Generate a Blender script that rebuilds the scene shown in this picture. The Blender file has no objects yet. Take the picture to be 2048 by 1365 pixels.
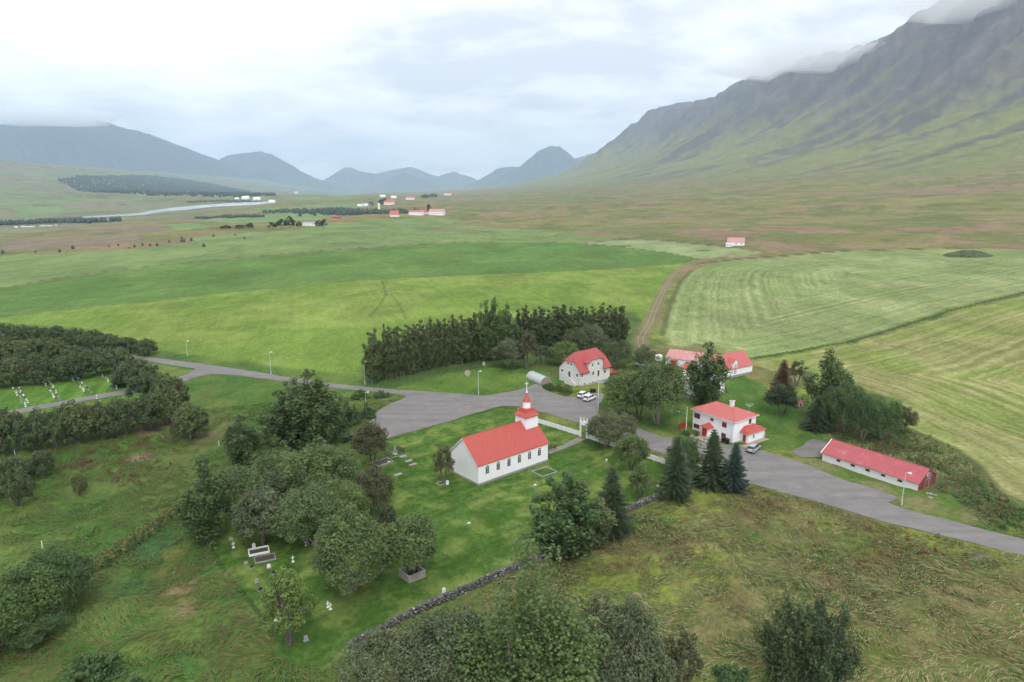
import bpy, bmesh, math, random
import numpy as np
from mathutils import Vector, Matrix
from mathutils.geometry import tessellate_polygon
R = math.radians
sc = bpy.context.scene
COL = sc.collection

# ------------------------------------------------------------------ camera
CAM_H, PITCH, FPX = 58.0, R(12.5), 1365.3
cam_d = bpy.data.cameras.new('camera'); cam = bpy.data.objects.new('camera', cam_d); COL.objects.link(cam)
cam_d.sensor_width = 36.0; cam_d.lens = 36.0 * FPX / 2048.0
cam_d.clip_start = 1.0; cam_d.clip_end = 90000.0
cam.location = (0, 0, CAM_H); cam.rotation_euler = (R(90) - PITCH, 0, 0)
sc.camera = cam

# ------------------------------------------------------------------ sky, sun, exposure
SUN_EL, SUN_AZ = R(52), R(168)      # azimuth clockwise from +Y (into the picture)
w = bpy.data.worlds.new('World'); sc.world = w; w.use_nodes = True
nt = w.node_tree; N = nt.nodes; L = nt.links
for n in list(N): N.remove(n)
def wn(t, **k):
    n = N.new(t)
    for a, b in k.items(): setattr(n, a, b)
    return n
out = wn('ShaderNodeOutputWorld'); bg = wn('ShaderNodeBackground'); bg.inputs['Strength'].default_value = 0.1
sky = wn('ShaderNodeTexSky', sky_type='NISHITA', sun_disc=False, sun_elevation=SUN_EL, sun_rotation=SUN_AZ)
tc = wn('ShaderNodeTexCoord'); sep = wn('ShaderNodeSeparateXYZ'); L.new(tc.outputs['Generated'], sep.inputs[0])
def wm(op, a, b=None, clamp=False):
    n = wn('ShaderNodeMath', operation=op, use_clamp=clamp)
    for i, v in enumerate((a, b)):
        if v is None: continue
        if isinstance(v, (int, float)): n.inputs[i].default_value = v
        else: L.new(v, n.inputs[i])
    return n.outputs[0]
zc = wm('ADD', wm('MAXIMUM', sep.outputs[2], 0.0), 0.16)
px_ = wm('DIVIDE', sep.outputs[0], zc); py_ = wm('DIVIDE', sep.outputs[1], zc)
cmb = wn('ShaderNodeCombineXYZ'); L.new(px_, cmb.inputs[0]); L.new(py_, cmb.inputs[1])
def wnoise(scale, detail, rough, dist, off):
    mp = wn('ShaderNodeMapping'); mp.inputs['Location'].default_value = off; L.new(cmb.outputs[0], mp.inputs[0])
    n = wn('ShaderNodeTexNoise'); n.inputs['Scale'].default_value = scale; n.inputs['Detail'].default_value = detail
    n.inputs['Roughness'].default_value = rough; n.inputs['Distortion'].default_value = dist
    L.new(mp.outputs[0], n.inputs['Vector']); return n.outputs['Fac']
n1 = wnoise(0.75, 8, 0.55, 0.35, (3.1, 1.7, 0)); n2 = wnoise(1.9, 6, 0.6, 0.2, (8.2, 4.4, 2))
mixn = wm('ADD', wm('MULTIPLY', n1, 0.60), wm('MULTIPLY', n2, 0.40))
rmp = wn('ShaderNodeValToRGB'); L.new(mixn, rmp.inputs[0])
e = rmp.color_ramp.elements
e[0].position = 0.41; e[0].color = (6.7, 6.9, 7.3, 1)
e[1].position = 0.57; e[1].color = (11.2, 11.1, 11.0, 1)
m = e.new(0.48); m.color = (9.0, 9.05, 9.2, 1)
# thin breaks where the blue sky weighs in a little
brk = wn('ShaderNodeMapRange'); L.new(n2, brk.inputs[0]); brk.inputs[1].default_value = 0.60; brk.inputs[2].default_value = 0.72
brk.inputs[3].default_value = 0.90; brk.inputs[4].default_value = 0.72
mix = wn('ShaderNodeMix', data_type='RGBA'); L.new(brk.outputs[0], mix.inputs[0])
skb = wn('ShaderNodeMix', data_type='RGBA', blend_type='ADD'); skb.inputs[0].default_value = 1.0
L.new(sky.outputs[0], skb.inputs[6]); skb.inputs[7].default_value = (4.0, 4.2, 4.4, 1)
L.new(skb.outputs[2], mix.inputs[6]); L.new(rmp.outputs[0], mix.inputs[7])
L.new(mix.outputs[2], bg.inputs['Color']); L.new(bg.outputs[0], out.inputs['Surface'])

sun_d = bpy.data.lights.new('sun', 'SUN'); sun = bpy.data.objects.new('sun', sun_d); COL.objects.link(sun)
sun_d.energy = 1.5; sun_d.angle = R(13); sun_d.color = (1.0, 0.965, 0.92)
sd = Vector((math.sin(SUN_AZ) * math.cos(SUN_EL), math.cos(SUN_AZ) * math.cos(SUN_EL), math.sin(SUN_EL)))
sun.rotation_euler = sd.to_track_quat('Z', 'Y').to_euler()
sun.location = (0, 0, 200)
sc.view_settings.view_transform = 'Standard'; sc.view_settings.look = 'None'
sc.view_settings.exposure = 0.45; sc.view_settings.gamma = 1.0; sc.view_settings.use_curve_mapping = False
sc.cycles.use_denoising = True
sc.cycles.max_bounces = 7; sc.cycles.diffuse_bounces = 2; sc.cycles.glossy_bounces = 2
sc.cycles.transmission_bounces = 3; sc.cycles.volume_bounces = 4; sc.cycles.transparent_max_bounces = 6
sc.cycles.use_adaptive_sampling = True; sc.cycles.adaptive_threshold = 0.04
sc.cycles.caustics_reflective = False; sc.cycles.caustics_refractive = False

# ------------------------------------------------------------------ noise and terrain height
rs = np.random.RandomState(7)
TAB = rs.rand(256, 256)
def vnoise(x, y):
    x = np.asarray(x, float); y = np.asarray(y, float)
    xi = np.floor(x).astype(np.int64); yi = np.floor(y).astype(np.int64)
    fx = x - xi; fy = y - yi
    fx = fx * fx * (3 - 2 * fx); fy = fy * fy * (3 - 2 * fy)
    a = TAB[xi & 255, yi & 255]; b = TAB[(xi + 1) & 255, yi & 255]
    c = TAB[xi & 255, (yi + 1) & 255]; d = TAB[(xi + 1) & 255, (yi + 1) & 255]
    return (a * (1 - fx) + b * fx) * (1 - fy) + (c * (1 - fx) + d * fx) * fy
def fbm(x, y, o=4, g=0.5):
    s = 0.0; a = 1.0; t = 0.0
    for i in range(o):
        s = s + a * vnoise(x * 2 ** i + 17.3 * i, y * 2 ** i + 9.1 * i); t += a; a *= g
    return s / t
def sstep(a, b, x):
    t = np.clip((x - a) / (b - a), 0, 1); return t * t * (3 - 2 * t)
PU = np.array([-9000, -6600, -5200, -3950, -3430, -2500, -1980, -1320, -920, -660, -260, 210, 610, 1320, 1980, 2640, 3300, 4000, 4350, 6500, 30000.])
PZ = np.array([560, 520, 430, 344, 220, 70, 15, -30, -30, -20, 0, 0, 12, 58, 145, 343, 690, 1255, 1370, 1260, 1200.])
_ug = np.arange(-9000, 30000, 20.0); _zg = np.interp(_ug, PU, PZ)
_k = np.exp(-0.5 * (np.arange(-12, 13) / 5.0) ** 2); _k /= _k.sum()
_zs = np.convolve(np.pad(_zg, 12, mode='edge'), _k, mode='valid')
_m = sstep(60, 320, np.abs(_ug + 20)); _zs = _zs * _m
def hfull(X, Y):
    X = np.asarray(X, float); Y = np.asarray(Y, float)
    u = 0.987 * X + 0.161 * Y; v = 0.987 * Y - 0.161 * X; r = np.hypot(X, Y)
    z = np.interp(u, _ug, _zs)
    # the long fell on the right: ridge varies along the valley, falls off at its far spur, plus gullies
    up = sstep(900, 4000, u)
    env = 1 - sstep(10800, 14200, v + 350 * (vnoise(u / 900, v / 900) - .5))
    und_r = (fbm(v / 1500 + 3.3, u / 6000, 3) - .5) * 420 * sstep(1900, 4000, u)
    z = np.where(u > 600, z * (1 - up * (1 - env)) + und_r * env, z)
    z = z * (1 + .13 * sstep(6200, 4300, v) * sstep(2600, 4000, u))
    gl = np.abs(fbm(v / 330 + u / 2100, u / 1700 + 5, 4) - .5) * 2
    z = z - (0.42 - gl) * 230 * sstep(1300, 3600, u) * env * sstep(60, 500, z)
    z = z + (fbm(X / 120, Y / 120, 4) - .5) * 90 * sstep(2000, 3600, u) * env
    zb = sstep(420, 700, z) * sstep(2000, 2600, u) * env
    z = z + zb * 9 * np.sin(z / 16 + 3 * vnoise(v / 400, u / 400))      # lava benches
    # rolling heath
    far = sstep(330, 1500, r) * (1 - sstep(-1450, -1250, u) * (1 - sstep(-820, -560, u)))
    z = z + (fbm(X / 260 + 4, Y / 260 + 8, 4) - .5) * 22 * far
    # the shoulder with the plantation, left
    z = z + 60 * np.exp(-(((X + 1900) / 900) ** 2 + ((Y - 4300) / 700) ** 2))
    return z
_ts = np.exp(np.linspace(math.log(40), math.log(45000), 3000))
def G(px, py):
    dx = (px - 1024) / FPX; dy = (py - 682.5) / FPX
    f = math.cos(PITCH) - dy * math.sin(PITCH); d = math.sin(PITCH) + dy * math.cos(PITCH)
    if d > .25:                       # the farm terrace is flat
        Yf = CAM_H / d * f; Xf = dx / f * Yf
        if -40 < .987 * Xf + .161 * Yf < 40: return Vector((Xf, Yf, 0.0))
    X = dx / f * _ts; Y = _ts; z = CAM_H - d / f * _ts
    h = hfull(X, Y); k = int(np.argmax(z < h))
    if k == 0: k = len(_ts) - 1
    a0 = z[k - 1] - h[k - 1]; a1 = z[k] - h[k]; t = a0 / (a0 - a1) if a0 != a1 else 0
    Yh = _ts[k - 1] + t * (_ts[k] - _ts[k - 1])
    return Vector((dx / f * Yh, Yh, float(hfull(dx / f * Yh, Yh))))
def zat(p, py):                       # height of the ray at row py over the ground point p
    dy = (py - 682.5) / FPX
    f = math.cos(PITCH) - dy * math.sin(PITCH); d = math.sin(PITCH) + dy * math.cos(PITCH)
    return CAM_H - p.y / f * d
def wpx(p, n):                        # n photo pixels across, in metres, at the distance of p
    return n * (p.y * math.cos(PITCH) + (CAM_H - p.z) * math.sin(PITCH)) / FPX

# ------------------------------------------------------------------ tagging and mesh helpers
def tag(o, label=None, cat=None, group=None, kind=None):
    if label: o['label'] = label
    if cat: o['category'] = cat
    if group: o['group'] = group
    if kind: o['kind'] = kind
    return o
def empty(name, loc, rz=0.0, label=None, cat=None, group=None):
    o = bpy.data.objects.new(name, None); COL.objects.link(o)
    o.location = loc; o.rotation_euler = (0, 0, rz); o.empty_display_size = 0.3
    return tag(o, label, cat, group)
class MB:
    def __init__(s): s.v = []; s.f = []; s.col = None
    def add(s, vs, fs):
        b = len(s.v); s.v.extend([tuple(x) for x in vs]); s.f.extend([tuple(i + b for i in f) for f in fs]); return s
    def box(s, x0, x1, y0, y1, z0, z1):
        v = [(x, y, z) for z in (z0, z1) for x, y in ((x0, y0), (x1, y0), (x1, y1), (x0, y1))]
        return s.add(v, [(3, 2, 1, 0), (4, 5, 6, 7), (0, 1, 5, 4), (1, 2, 6, 5), (2, 3, 7, 6), (3, 0, 4, 7)])
    def slab(s, pts, t, n=None):
        p = [Vector(q) for q in pts]
        nn = Vector((0, 0, 1)) if n is None else Vector(n)
        v = p + [q - nn * t for q in p]; k = len(p)
        fs = [tuple(range(k)), tuple(range(2 * k - 1, k - 1, -1))] + [(i, i + k, (i + 1) % k + k, (i + 1) % k) for i in range(k)]
        return s.add(v, fs)
    def cyl(s, p0, p1, r0, r1=None, n=8, cap=True):
        r1 = r0 if r1 is None else r1
        p0 = Vector(p0); p1 = Vector(p1); d = (p1 - p0).normalized()
        a = d.orthogonal().normalized(); b = d.cross(a)
        v = []
        for p, r in ((p0, r0), (p1, r1)):
            for i in range(n):
                t = 2 * math.pi * i / n; v.append(p + (a * math.cos(t) + b * math.sin(t)) * r)
        fs = [(i, (i + 1) % n, (i + 1) % n + n, i + n) for i in range(n)]
        if cap: fs += [tuple(range(n - 1, -1, -1)), tuple(range(n, 2 * n))]
        return s.add(v, fs)
    def lathe(s, prof, n=16, c=(0, 0)):
        v = []; fs = []
        for r, z in prof:
            for i in range(n):
                t = 2 * math.pi * (i + .5) / n; v.append((c[0] + r * math.cos(t), c[1] + r * math.sin(t), z))
        for j in range(len(prof) - 1):
            for i in range(n): fs.append((j * n + i, j * n + (i + 1) % n, (j + 1) * n + (i + 1) % n, (j + 1) * n + i))
        fs += [tuple(range(n - 1, -1, -1)), tuple(range((len(prof) - 1) * n, len(prof) * n))]
        return s.add(v, fs)
    def loft(s, rings, caps=True):
        n = len(rings[0]); v = [q for r in rings for q in r]; fs = []
        for j in range(len(rings) - 1):
            for i in range(n): fs.append((j * n + i, j * n + (i + 1) % n, (j + 1) * n + (i + 1) % n, (j + 1) * n + i))
        if caps: fs += [tuple(range(n - 1, -1, -1)), tuple(range((len(rings) - 1) * n, len(rings) * n))]
        return s.add(v, fs)
    def mesh(s, name, mat, smooth=False):
        me = bpy.data.meshes.new(name); me.from_pydata(s.v, [], s.f); me.update()
        bm = bmesh.new(); bm.from_mesh(me); bmesh.ops.recalc_face_normals(bm, faces=bm.faces); bm.to_mesh(me); bm.free()
        me.materials.append(mat)
        if smooth: me.polygons.foreach_set('use_smooth', [True] * len(me.polygons))
        return me
    def build(s, name, mat, parent=None, smooth=False, loc=None):
        o = bpy.data.objects.new(name, s.mesh(name, mat, smooth)); COL.objects.link(o)
        if parent: o.parent = parent
        if loc is not None: o.location = loc
        return o
def link_mesh(name, me, parent=None, loc=(0, 0, 0), rot=(0, 0, 0), scale=(1, 1, 1)):
    o = bpy.data.objects.new(name, me); COL.objects.link(o)
    o.parent = parent; o.location = loc; o.rotation_euler = rot; o.scale = scale
    return o
def copy_tree(o, parent=None):
    c = o.copy(); COL.objects.link(c); c.parent = parent
    for ch in o.children: copy_tree(ch, c)
    return c

# ------------------------------------------------------------------ materials
def newmat(name):
    m = bpy.data.materials.new(name); m.use_nodes = True
    t = m.node_tree
    for n in list(t.nodes): t.nodes.remove(n)
    o = t.nodes.new('ShaderNodeOutputMaterial'); b = t.nodes.new('ShaderNodeBsdfPrincipled')
    t.links.new(b.outputs[0], o.inputs[0])
    return m, t, b, o
def nd(t, ty, **k):
    n = t.nodes.new(ty)
    for a, b in k.items(): setattr(n, a, b)
    return n
def noise(t, vec, scale, detail=4, rough=0.55, dist=0.0):
    n = nd(t, 'ShaderNodeTexNoise'); n.inputs['Scale'].default_value = scale; n.inputs['Detail'].default_value = detail
    n.inputs['Roughness'].default_value = rough; n.inputs['Distortion'].default_value = dist
    if vec is not None: t.links.new(vec, n.inputs['Vector'])
    return n.outputs['Fac']
def ramp(t, fac, stops):
    r = nd(t, 'ShaderNodeValToRGB'); t.links.new(fac, r.inputs[0]); e = r.color_ramp.elements
    for i, (p, c) in enumerate(stops):
        el = e[i] if i < 2 else e.new(p)
        el.position = p; el.color = tuple(c) + (1,) if len(c) == 3 else c
    return r.outputs[0]
def mixc(t, fac, a, b, mode='MIX'):
    n = nd(t, 'ShaderNodeMix', data_type='RGBA', blend_type=mode)
    for i, x in ((0, fac), (6, a), (7, b)):
        if isinstance(x, (int, float)): n.inputs[i].default_value = x
        elif isinstance(x, tuple): n.inputs[i].default_value = x + (1,) if len(x) == 3 else x
        else: t.links.new(x, n.inputs[i])
    return n.outputs[2]
def mapping(t, vec, scale=(1, 1, 1), rot=(0, 0, 0)):
    n = nd(t, 'ShaderNodeMapping'); n.inputs['Scale'].default_value = scale; n.inputs['Rotation'].default_value = rot
    t.links.new(vec, n.inputs[0]); return n.outputs[0]
def bump(t, b, hgt, strength, dist):
    n = nd(t, 'ShaderNodeBump'); n.inputs['Strength'].default_value = strength; n.inputs['Distance'].default_value = dist
    t.links.new(hgt, n.inputs['Height']); t.links.new(n.outputs[0], b.inputs['Normal'])
def simple(name, col, rough=0.6, var=0.12, scale=1.5, metal=0.0, spec=0.4, grime=None, gs=0.35):
    m, t, b, o = newmat(name)
    geo = nd(t, 'ShaderNodeTexCoord').outputs['Object']
    f = noise(t, geo, scale, 5, 0.6)
    lo = tuple(c * (1 - var) for c in col); hi = tuple(min(1, c * (1 + var)) for c in col)
    c = ramp(t, f, [(0.3, lo), (0.7, hi)])
    if grime:
        g2 = noise(t, mapping(t, geo, (1, 1, 0.35)), gs, 6, 0.7)
        gm = ramp(t, g2, [(0.52, (0, 0, 0)), (0.72, (1, 1, 1))])
        c = mixc(t, gm, c, grime)
    t.links.new(c, b.inputs['Base Color'])
    b.inputs['Roughness'].default_value = rough; b.inputs['Metallic'].default_value = metal
    b.inputs['Specular IOR Level'].default_value = spec
    return m
def roofmat(name, col, worn, ang=0.0, amount=0.5, rough=0.45, pitch=5.0):
    # painted corrugated sheet: ribs as bump, weather streaks and worn patches in colour
    m, t, b, o = newmat(name)
    geo = nd(t, 'ShaderNodeTexCoord').outputs['Object']
    p = mapping(t, geo, (1, 1, 1), (0, 0, ang))
    st = noise(t, mapping(t, p, (2.2, 0.25, 0.25)), 1.2, 5, 0.6)
    pt = noise(t, geo, 0.55, 6, 0.65)
    c = ramp(t, st, [(0.3, tuple(x * 0.9 for x in col)), (0.7, tuple(min(1, x * 1.08) for x in col))])
    wm_ = ramp(t, pt, [(0.64 - 0.12 * amount, (0, 0, 0)), (0.86 - 0.1 * amount, (amount,) * 3)])
    c = mixc(t, wm_, c, worn)
    t.links.new(c, b.inputs['Base Color']); b.inputs['Roughness'].default_value = rough
    wv = nd(t, 'ShaderNodeTexWave'); wv.inputs['Scale'].default_value = pitch; t.links.new(p, wv.inputs[0])
    bump(t, b, wv.outputs['Fac'], 0.25, 0.03)
    return m
WHITE = simple('white_paint', (0.85, 0.85, 0.86), 0.55, 0.02, 0.8, grime=(0.81, 0.81, 0.81), gs=0.25)
WHITE2 = simple('white_render', (0.78, 0.78, 0.77), 0.75, 0.03, 0.8, grime=(0.72, 0.72, 0.70))
GREYW = simple('pale_grey_render', (0.64, 0.635, 0.62), 0.85, 0.03, 1.0, grime=(0.58, 0.57, 0.55))
BARNW = simple('weathered_white_wall', (0.76, 0.75, 0.73), 0.8, 0.04, 1.0, grime=(0.64, 0.61, 0.56), gs=0.5)
CONC = simple('concrete', (0.30, 0.29, 0.28), 0.9, 0.15, 1.2, grime=(0.2, 0.19, 0.17))
ROOF_CH = roofmat('church_roof_red', (0.42, 0.072, 0.055), (0.45, 0.12, 0.10), R(41.3), 0.25, 0.5)
ROOF_GH = roofmat('gabled_roof_red', (0.37, 0.066, 0.064), (0.42, 0.12, 0.11), 0, 0.25, 0.5)
ROOF_WH = roofmat('faded_roof_red', (0.47, 0.112, 0.100), (0.60, 0.40, 0.37), 0, 0.45, 0.42)
ROOF_BN = roofmat('barn_roof_red', (0.39, 0.082, 0.092), (0.50, 0.28, 0.28), 0, 0.7, 0.55)
ROOF_SH = roofmat('shed_roof_pink', (0.50, 0.23, 0.22), (0.62, 0.46, 0.44), 0, 0.9, 0.55)
REDP = simple('red_paint', (0.40, 0.03, 0.025), 0.5, 0.1, 2)
DKRED = simple('dark_red_boards', (0.17, 0.03, 0.03), 0.75, 0.3, 6, grime=(0.28, 0.20, 0.18))
def glassmat():
    m, t, b, o = newmat('window_glass')
    b.inputs['Base Color'].default_value = (0.03, 0.035, 0.04, 1); b.inputs['Roughness'].default_value = 0.08
    b.inputs['Specular IOR Level'].default_value = 0.6
    f = noise(t, nd(t, 'ShaderNodeTexCoord').outputs['Object'], 1.3, 2)
    t.links.new(ramp(t, f, [(0.35, (0.02, 0.022, 0.026)), (0.7, (0.075, 0.08, 0.085))]), b.inputs['Base Color'])
    return m
GLASS = glassmat()
STEEL = simple('galvanised_steel', (0.42, 0.44, 0.45), 0.45, 0.1, 3, metal=0.6)
POLE = simple('painted_pole', (0.46, 0.52, 0.52), 0.5, 0.08, 2)
DARK = simple('dark_iron', (0.03, 0.03, 0.032), 0.6, 0.2, 3)
BLACKP = simple('black_plastic', (0.02, 0.022, 0.025), 0.4, 0.2, 3)
WOOD = simple('deck_wood', (0.27, 0.17, 0.10), 0.8, 0.2, 3)
PAVE = simple('patio_boards', (0.36, 0.29, 0.22), 0.85, 0.15, 2)
ORANGE = simple('stained_wood', (0.36, 0.12, 0.045), 0.7, 0.2, 3)
STONEG = simple('gravestone_grey', (0.30, 0.30, 0.30), 0.8, 0.2, 4)
STONEW = simple('gravestone_white', (0.78, 0.78, 0.76), 0.7, 0.05, 4)
STONED = simple('gravestone_dark', (0.045, 0.047, 0.055), 0.35, 0.2, 4)
PLASTW = simple('white_wrap', (0.80, 0.80, 0.82), 0.35, 0.04, 2)
CARW = simple('car_white', (0.74, 0.75, 0.77), 0.25, 0.02, 2, spec=0.6)
CARS = simple('car_silver', (0.45, 0.46, 0.48), 0.28, 0.03, 2, metal=0.35, spec=0.6)
RUBBER = simple('tyre_rubber', (0.02, 0.02, 0.02), 0.8, 0.1, 5)
TAIL = simple('tail_lamp', (0.35, 0.015, 0.015), 0.25, 0.1, 3)
LAMPG = simple('lamp_glass', (0.8, 0.8, 0.78), 0.2, 0.02, 2)
# ------------------------------------------------------------------ ground regions (photo outlines dropped onto the terrain)
def poly(pts): return np.array([G(*p)[:2] for p in pts])
def sdf(P, X, Y):                      # inside positive
    d = np.full(X.shape, 1e18); ins = np.zeros(X.shape, bool); n = len(P)
    for i in range(n):
        ax, ay = P[i]; bx, by = P[(i + 1) % n]; ex, ey = bx - ax, by - ay
        t = np.clip(((X - ax) * ex + (Y - ay) * ey) / (ex * ex + ey * ey + 1e-9), 0, 1)
        d = np.minimum(d, (X - ax - t * ex) ** 2 + (Y - ay - t * ey) ** 2)
        c = ((ay > Y) != (by > Y)) & (X < (bx - ax) * (Y - ay) / (by - ay + 1e-12) + ax)
        ins ^= c
    d = np.sqrt(d); return np.where(ins, d, -d)
def linedist(P, X, Y):
    d = np.full(X.shape, 1e18)
    for i in range(len(P) - 1):
        ax, ay = P[i]; bx, by = P[i + 1]; ex, ey = bx - ax, by - ay
        t = np.clip(((X - ax) * ex + (Y - ay) * ey) / (ex * ex + ey * ey + 1e-9), 0, 1)
        d = np.minimum(d, (X - ax - t * ex) ** 2 + (Y - ay - t * ey) ** 2)
    return np.sqrt(d)
ROAD = [(2300, 1180), (2048, 1113), (1906, 1077), (1748, 1039), (1602, 995), (1495, 966), (1440, 948), (1385, 930), (1300, 899), (1225, 868), (1165, 848), (1120, 836), (1077, 823), (1040, 813), (1005, 812), (930, 832), (900, 843), (850, 856), (771, 878),
        (748, 868), (737, 850), (743, 837), (756, 822), (780, 808), (804, 799), (812, 792), (782, 787), (675, 777), (578, 764), (460, 750), (420, 749), (400, 753), (384, 757), (360, 766), (340, 774), (281, 784), (150, 806), (0, 834), (-160, 862), (-160, 852), (0, 825), (150, 798), (276, 775), (333, 762), (351, 757), (375, 748), (384, 743), (392, 738), (351, 732), (293, 723), (262, 716),
        (267, 711), (293, 714), (351, 721), (422, 731), (480, 739), (578, 755), (666, 768), (782, 779), (900, 786.5), (929, 789), (969, 792), (1018, 784), (1058, 775), (1068, 768), (1078, 770), (1093, 782), (1127, 794), (1151, 794), (1178, 785), (1206, 788), (1206, 800), (1192, 813), (1198, 829), (1206, 834), (1270, 854), (1318, 872), (1365, 880),
        (1377, 877), (1400, 884), (1452, 890), (1488, 894), (1526, 901), (1560, 912), (1622, 933), (1685, 959), (1759, 981), (1794, 996), (1776, 1006), (1811, 1020), (1938, 1052), (2048, 1079), (2300, 1140)]
GRAVEL = [(1583, 905), (1626, 878), (1652, 886), (1648, 908), (1640, 916), (1600, 914)]
TRACK = [(1299, 726), (1289, 705), (1281, 688), (1281, 676), (1290, 662), (1300, 646), (1309, 620), (1318, 600), (1330, 575), (1343, 553), (1358, 538), (1395, 526), (1448, 513), (1470, 505)]
GTRACK = [(90, 678), (137, 690), (180, 700), (230, 708), (268, 714)]
PATH = [(1164, 877), (1130, 893), (1095, 907)]
RIVER = [(165, 437), (230, 434), (290, 431), (330, 424), (370, 421), (430, 414), (500, 411), (545, 407), (560, 404), (520, 404), (470, 406), (400, 411), (355, 415), (300, 422), (280, 427), (220, 431), (165, 434)]
F1 = [(0, 634), (300, 603), (700, 563), (1000, 548), (1200, 540), (1370, 528), (1352, 545), (1330, 575), (1312, 605), (1300, 640), (1282, 668), (1270, 690), (1262, 640), (1100, 640), (960, 655), (760, 690), (732, 700), (724, 755), (560, 735), (400, 712), (310, 700), (290, 690), (150, 655), (0, 645), (-200, 655), (-200, 655)]
F2 = [(-200, 612), (0, 578), (150, 552), (330, 530), (700, 498), (930, 484), (1150, 486), (1330, 506), (1395, 519), (1372, 527), (1200, 540), (1000, 548), (700, 563), (300, 603), (0, 634), (-200, 655)]
F3 = [(-200, 535), (0, 513), (300, 497), (500, 472), (650, 450), (860, 436), (925, 440), (900, 449), (1050, 459), (1160, 471), (1245, 478), (1150, 485), (930, 483), (700, 496), (330, 528), (150, 550), (0, 575), (-200, 608)]
F4 = [(1330, 672), (1340, 625), (1352, 590), (1368, 560), (1390, 540), (1430, 528), (1500, 518), (1700, 503), (1900, 498), (2048, 500), (2300, 503), (2300, 520), (2048, 582), (1900, 616), (1700, 679), (1600, 702), (1510, 716), (1430, 704), (1370, 695), (1335, 688)]
F5 = [(1512, 724), (1600, 708), (1700, 690), (1900, 630), (2048, 592), (2300, 530), (2300, 1080), (2048, 1015), (1990, 975), (1950, 930), (1900, 895), (1860, 872), (1812, 855), (1800, 800), (1690, 770), (1600, 760), (1545, 745)]
F6 = [(1168, 486), (1250, 480), (1300, 481), (1420, 491), (1530, 506), (1490, 512), (1400, 518), (1330, 505)]
WEED = [(1640, 862), (1700, 870), (1812, 857), (1900, 897), (1950, 932), (1990, 977), (2048, 1017), (2300, 1085), (2300, 1130), (2048, 1072), (1960, 1040), (1880, 985), (1880, 940), (1650, 878)]
LAWN = [(1006, 816), (930, 836), (850, 860), (775, 884), (735, 900), (660, 940), (400, 1000), (398, 1055), (440, 1130), (500, 1200), (545, 1265), (560, 1310), (640, 1340), (700, 1297), (1095, 1110), (1250, 1030), (1398, 958), (1390, 948), (1310, 915), (1200, 880), (1077, 838)]
CEM = [(-160, 802), (0, 770), (110, 750), (215, 738), (262, 748), (290, 778), (150, 802), (0, 830), (-160, 858)]
CEM2 = [(-160, 872), (0, 836), (150, 810), (275, 787), (330, 795), (250, 830), (100, 850), (0, 860)]
TRI = [(300, 728), (351, 735), (390, 741), (340, 760), (310, 756)]
YARD1 = [(780, 777), (830, 768), (900, 745), (1000, 735), (1080, 740), (1118, 760), (1090, 778), (1072, 768), (1018, 782), (969, 790), (900, 785)]
YARD2 = [(1200, 815), (1240, 800), (1340, 760), (1480, 745), (1560, 790), (1640, 850), (1650, 875), (1580, 905), (1530, 900), (1400, 880), (1365, 878), (1270, 852), (1206, 832)]
VERGE = [(1560, 914), (1650, 912), (1700, 930), (1830, 985), (1900, 990), (1960, 1042), (1938, 1050), (1811, 1019), (1790, 1003), (1759, 983), (1622, 935)]
BELT = [(722, 778), (735, 690), (960, 640), (1270, 625), (1305, 690), (1310, 730), (1240, 760), (1120, 760), (1000, 740), (900, 750), (820, 772), (780, 779)]
polys = {k: poly(v) for k, v in dict(ROAD=ROAD, GRAVEL=GRAVEL, RIVER=RIVER, F1=F1, F2=F2, F3=F3, F4=F4, F5=F5, F6=F6, WEED=WEED, LAWN=LAWN, CEM=CEM, CEM2=CEM2, TRI=TRI, YARD1=YARD1, YARD2=YARD2, VERGE=VERGE, BELT=BELT).items()}
lines = {k: poly(v) for k, v in dict(TRACK=TRACK, GTRACK=GTRACK, PATH=PATH).items()}

NA, NR1, NR2 = 880, 420, 220
ang = np.linspace(R(-46), R(46), NA)
dep = np.linspace(math.atan(CAM_H / 62.0), math.atan(CAM_H / 900.0), NR1)
rad = np.concatenate([CAM_H / np.tan(dep), np.exp(np.linspace(math.log(903), math.log(30000), NR2))])
AA, RR = np.meshgrid(ang, rad)
X = (RR * np.sin(AA)).ravel(); Y = (RR * np.cos(AA)).ravel(); r = RR.ravel()
Z = hfull(X, Y)
u = 0.987 * X + 0.161 * Y; v = 0.987 * Y - 0.161 * X
C = np.zeros((len(X), 3)); SU = np.zeros(len(X)); SA = np.zeros(len(X)); RG = np.ones(len(X))
def lerp(a, b, t): return a + (np.asarray(b) - a) * t[:, None]
def c3(*c): return np.array(c)
# heath
n_a = fbm(X / 210 + 1, Y / 170, 6, .62); n_b = fbm(X / 60 + 7, Y / 70 + 3, 6, .6); n_c = fbm(X / 500 + 2, Y / 500 + 6, 3)
C[:] = c3(.195, .178, .072)
C = lerp(C, c3(.225, .160, .10), sstep(.47, .60, n_a)); C = lerp(C, c3(.120, .145, .046), sstep(.50, .58, n_b) * .85)
C = lerp(C, c3(.125, .160, .050), sstep(.56, .68, n_c) * .6)
# valley floor far and left: more broken, greyer
lf = sstep(-500, -900, u); C = lerp(C, c3(.185, .185, .105), lf * .7)
C = lerp(C, c3(.150, .225, .085), lf * sstep(.52, .56, fbm(X / 420 + 11, Y / 300 + 4, 3)) * .8)
C = lerp(C, c3(.105, .125, .055), lf * sstep(.55, .60, fbm(X / 110 + 41, Y / 160 + 14, 5, .6)) * .8)
C = lerp(C, c3(.21, .175, .13), lf * sstep(.56, .62, fbm(X / 160 + 21, Y / 120 + 4, 4)) * .8)
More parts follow.
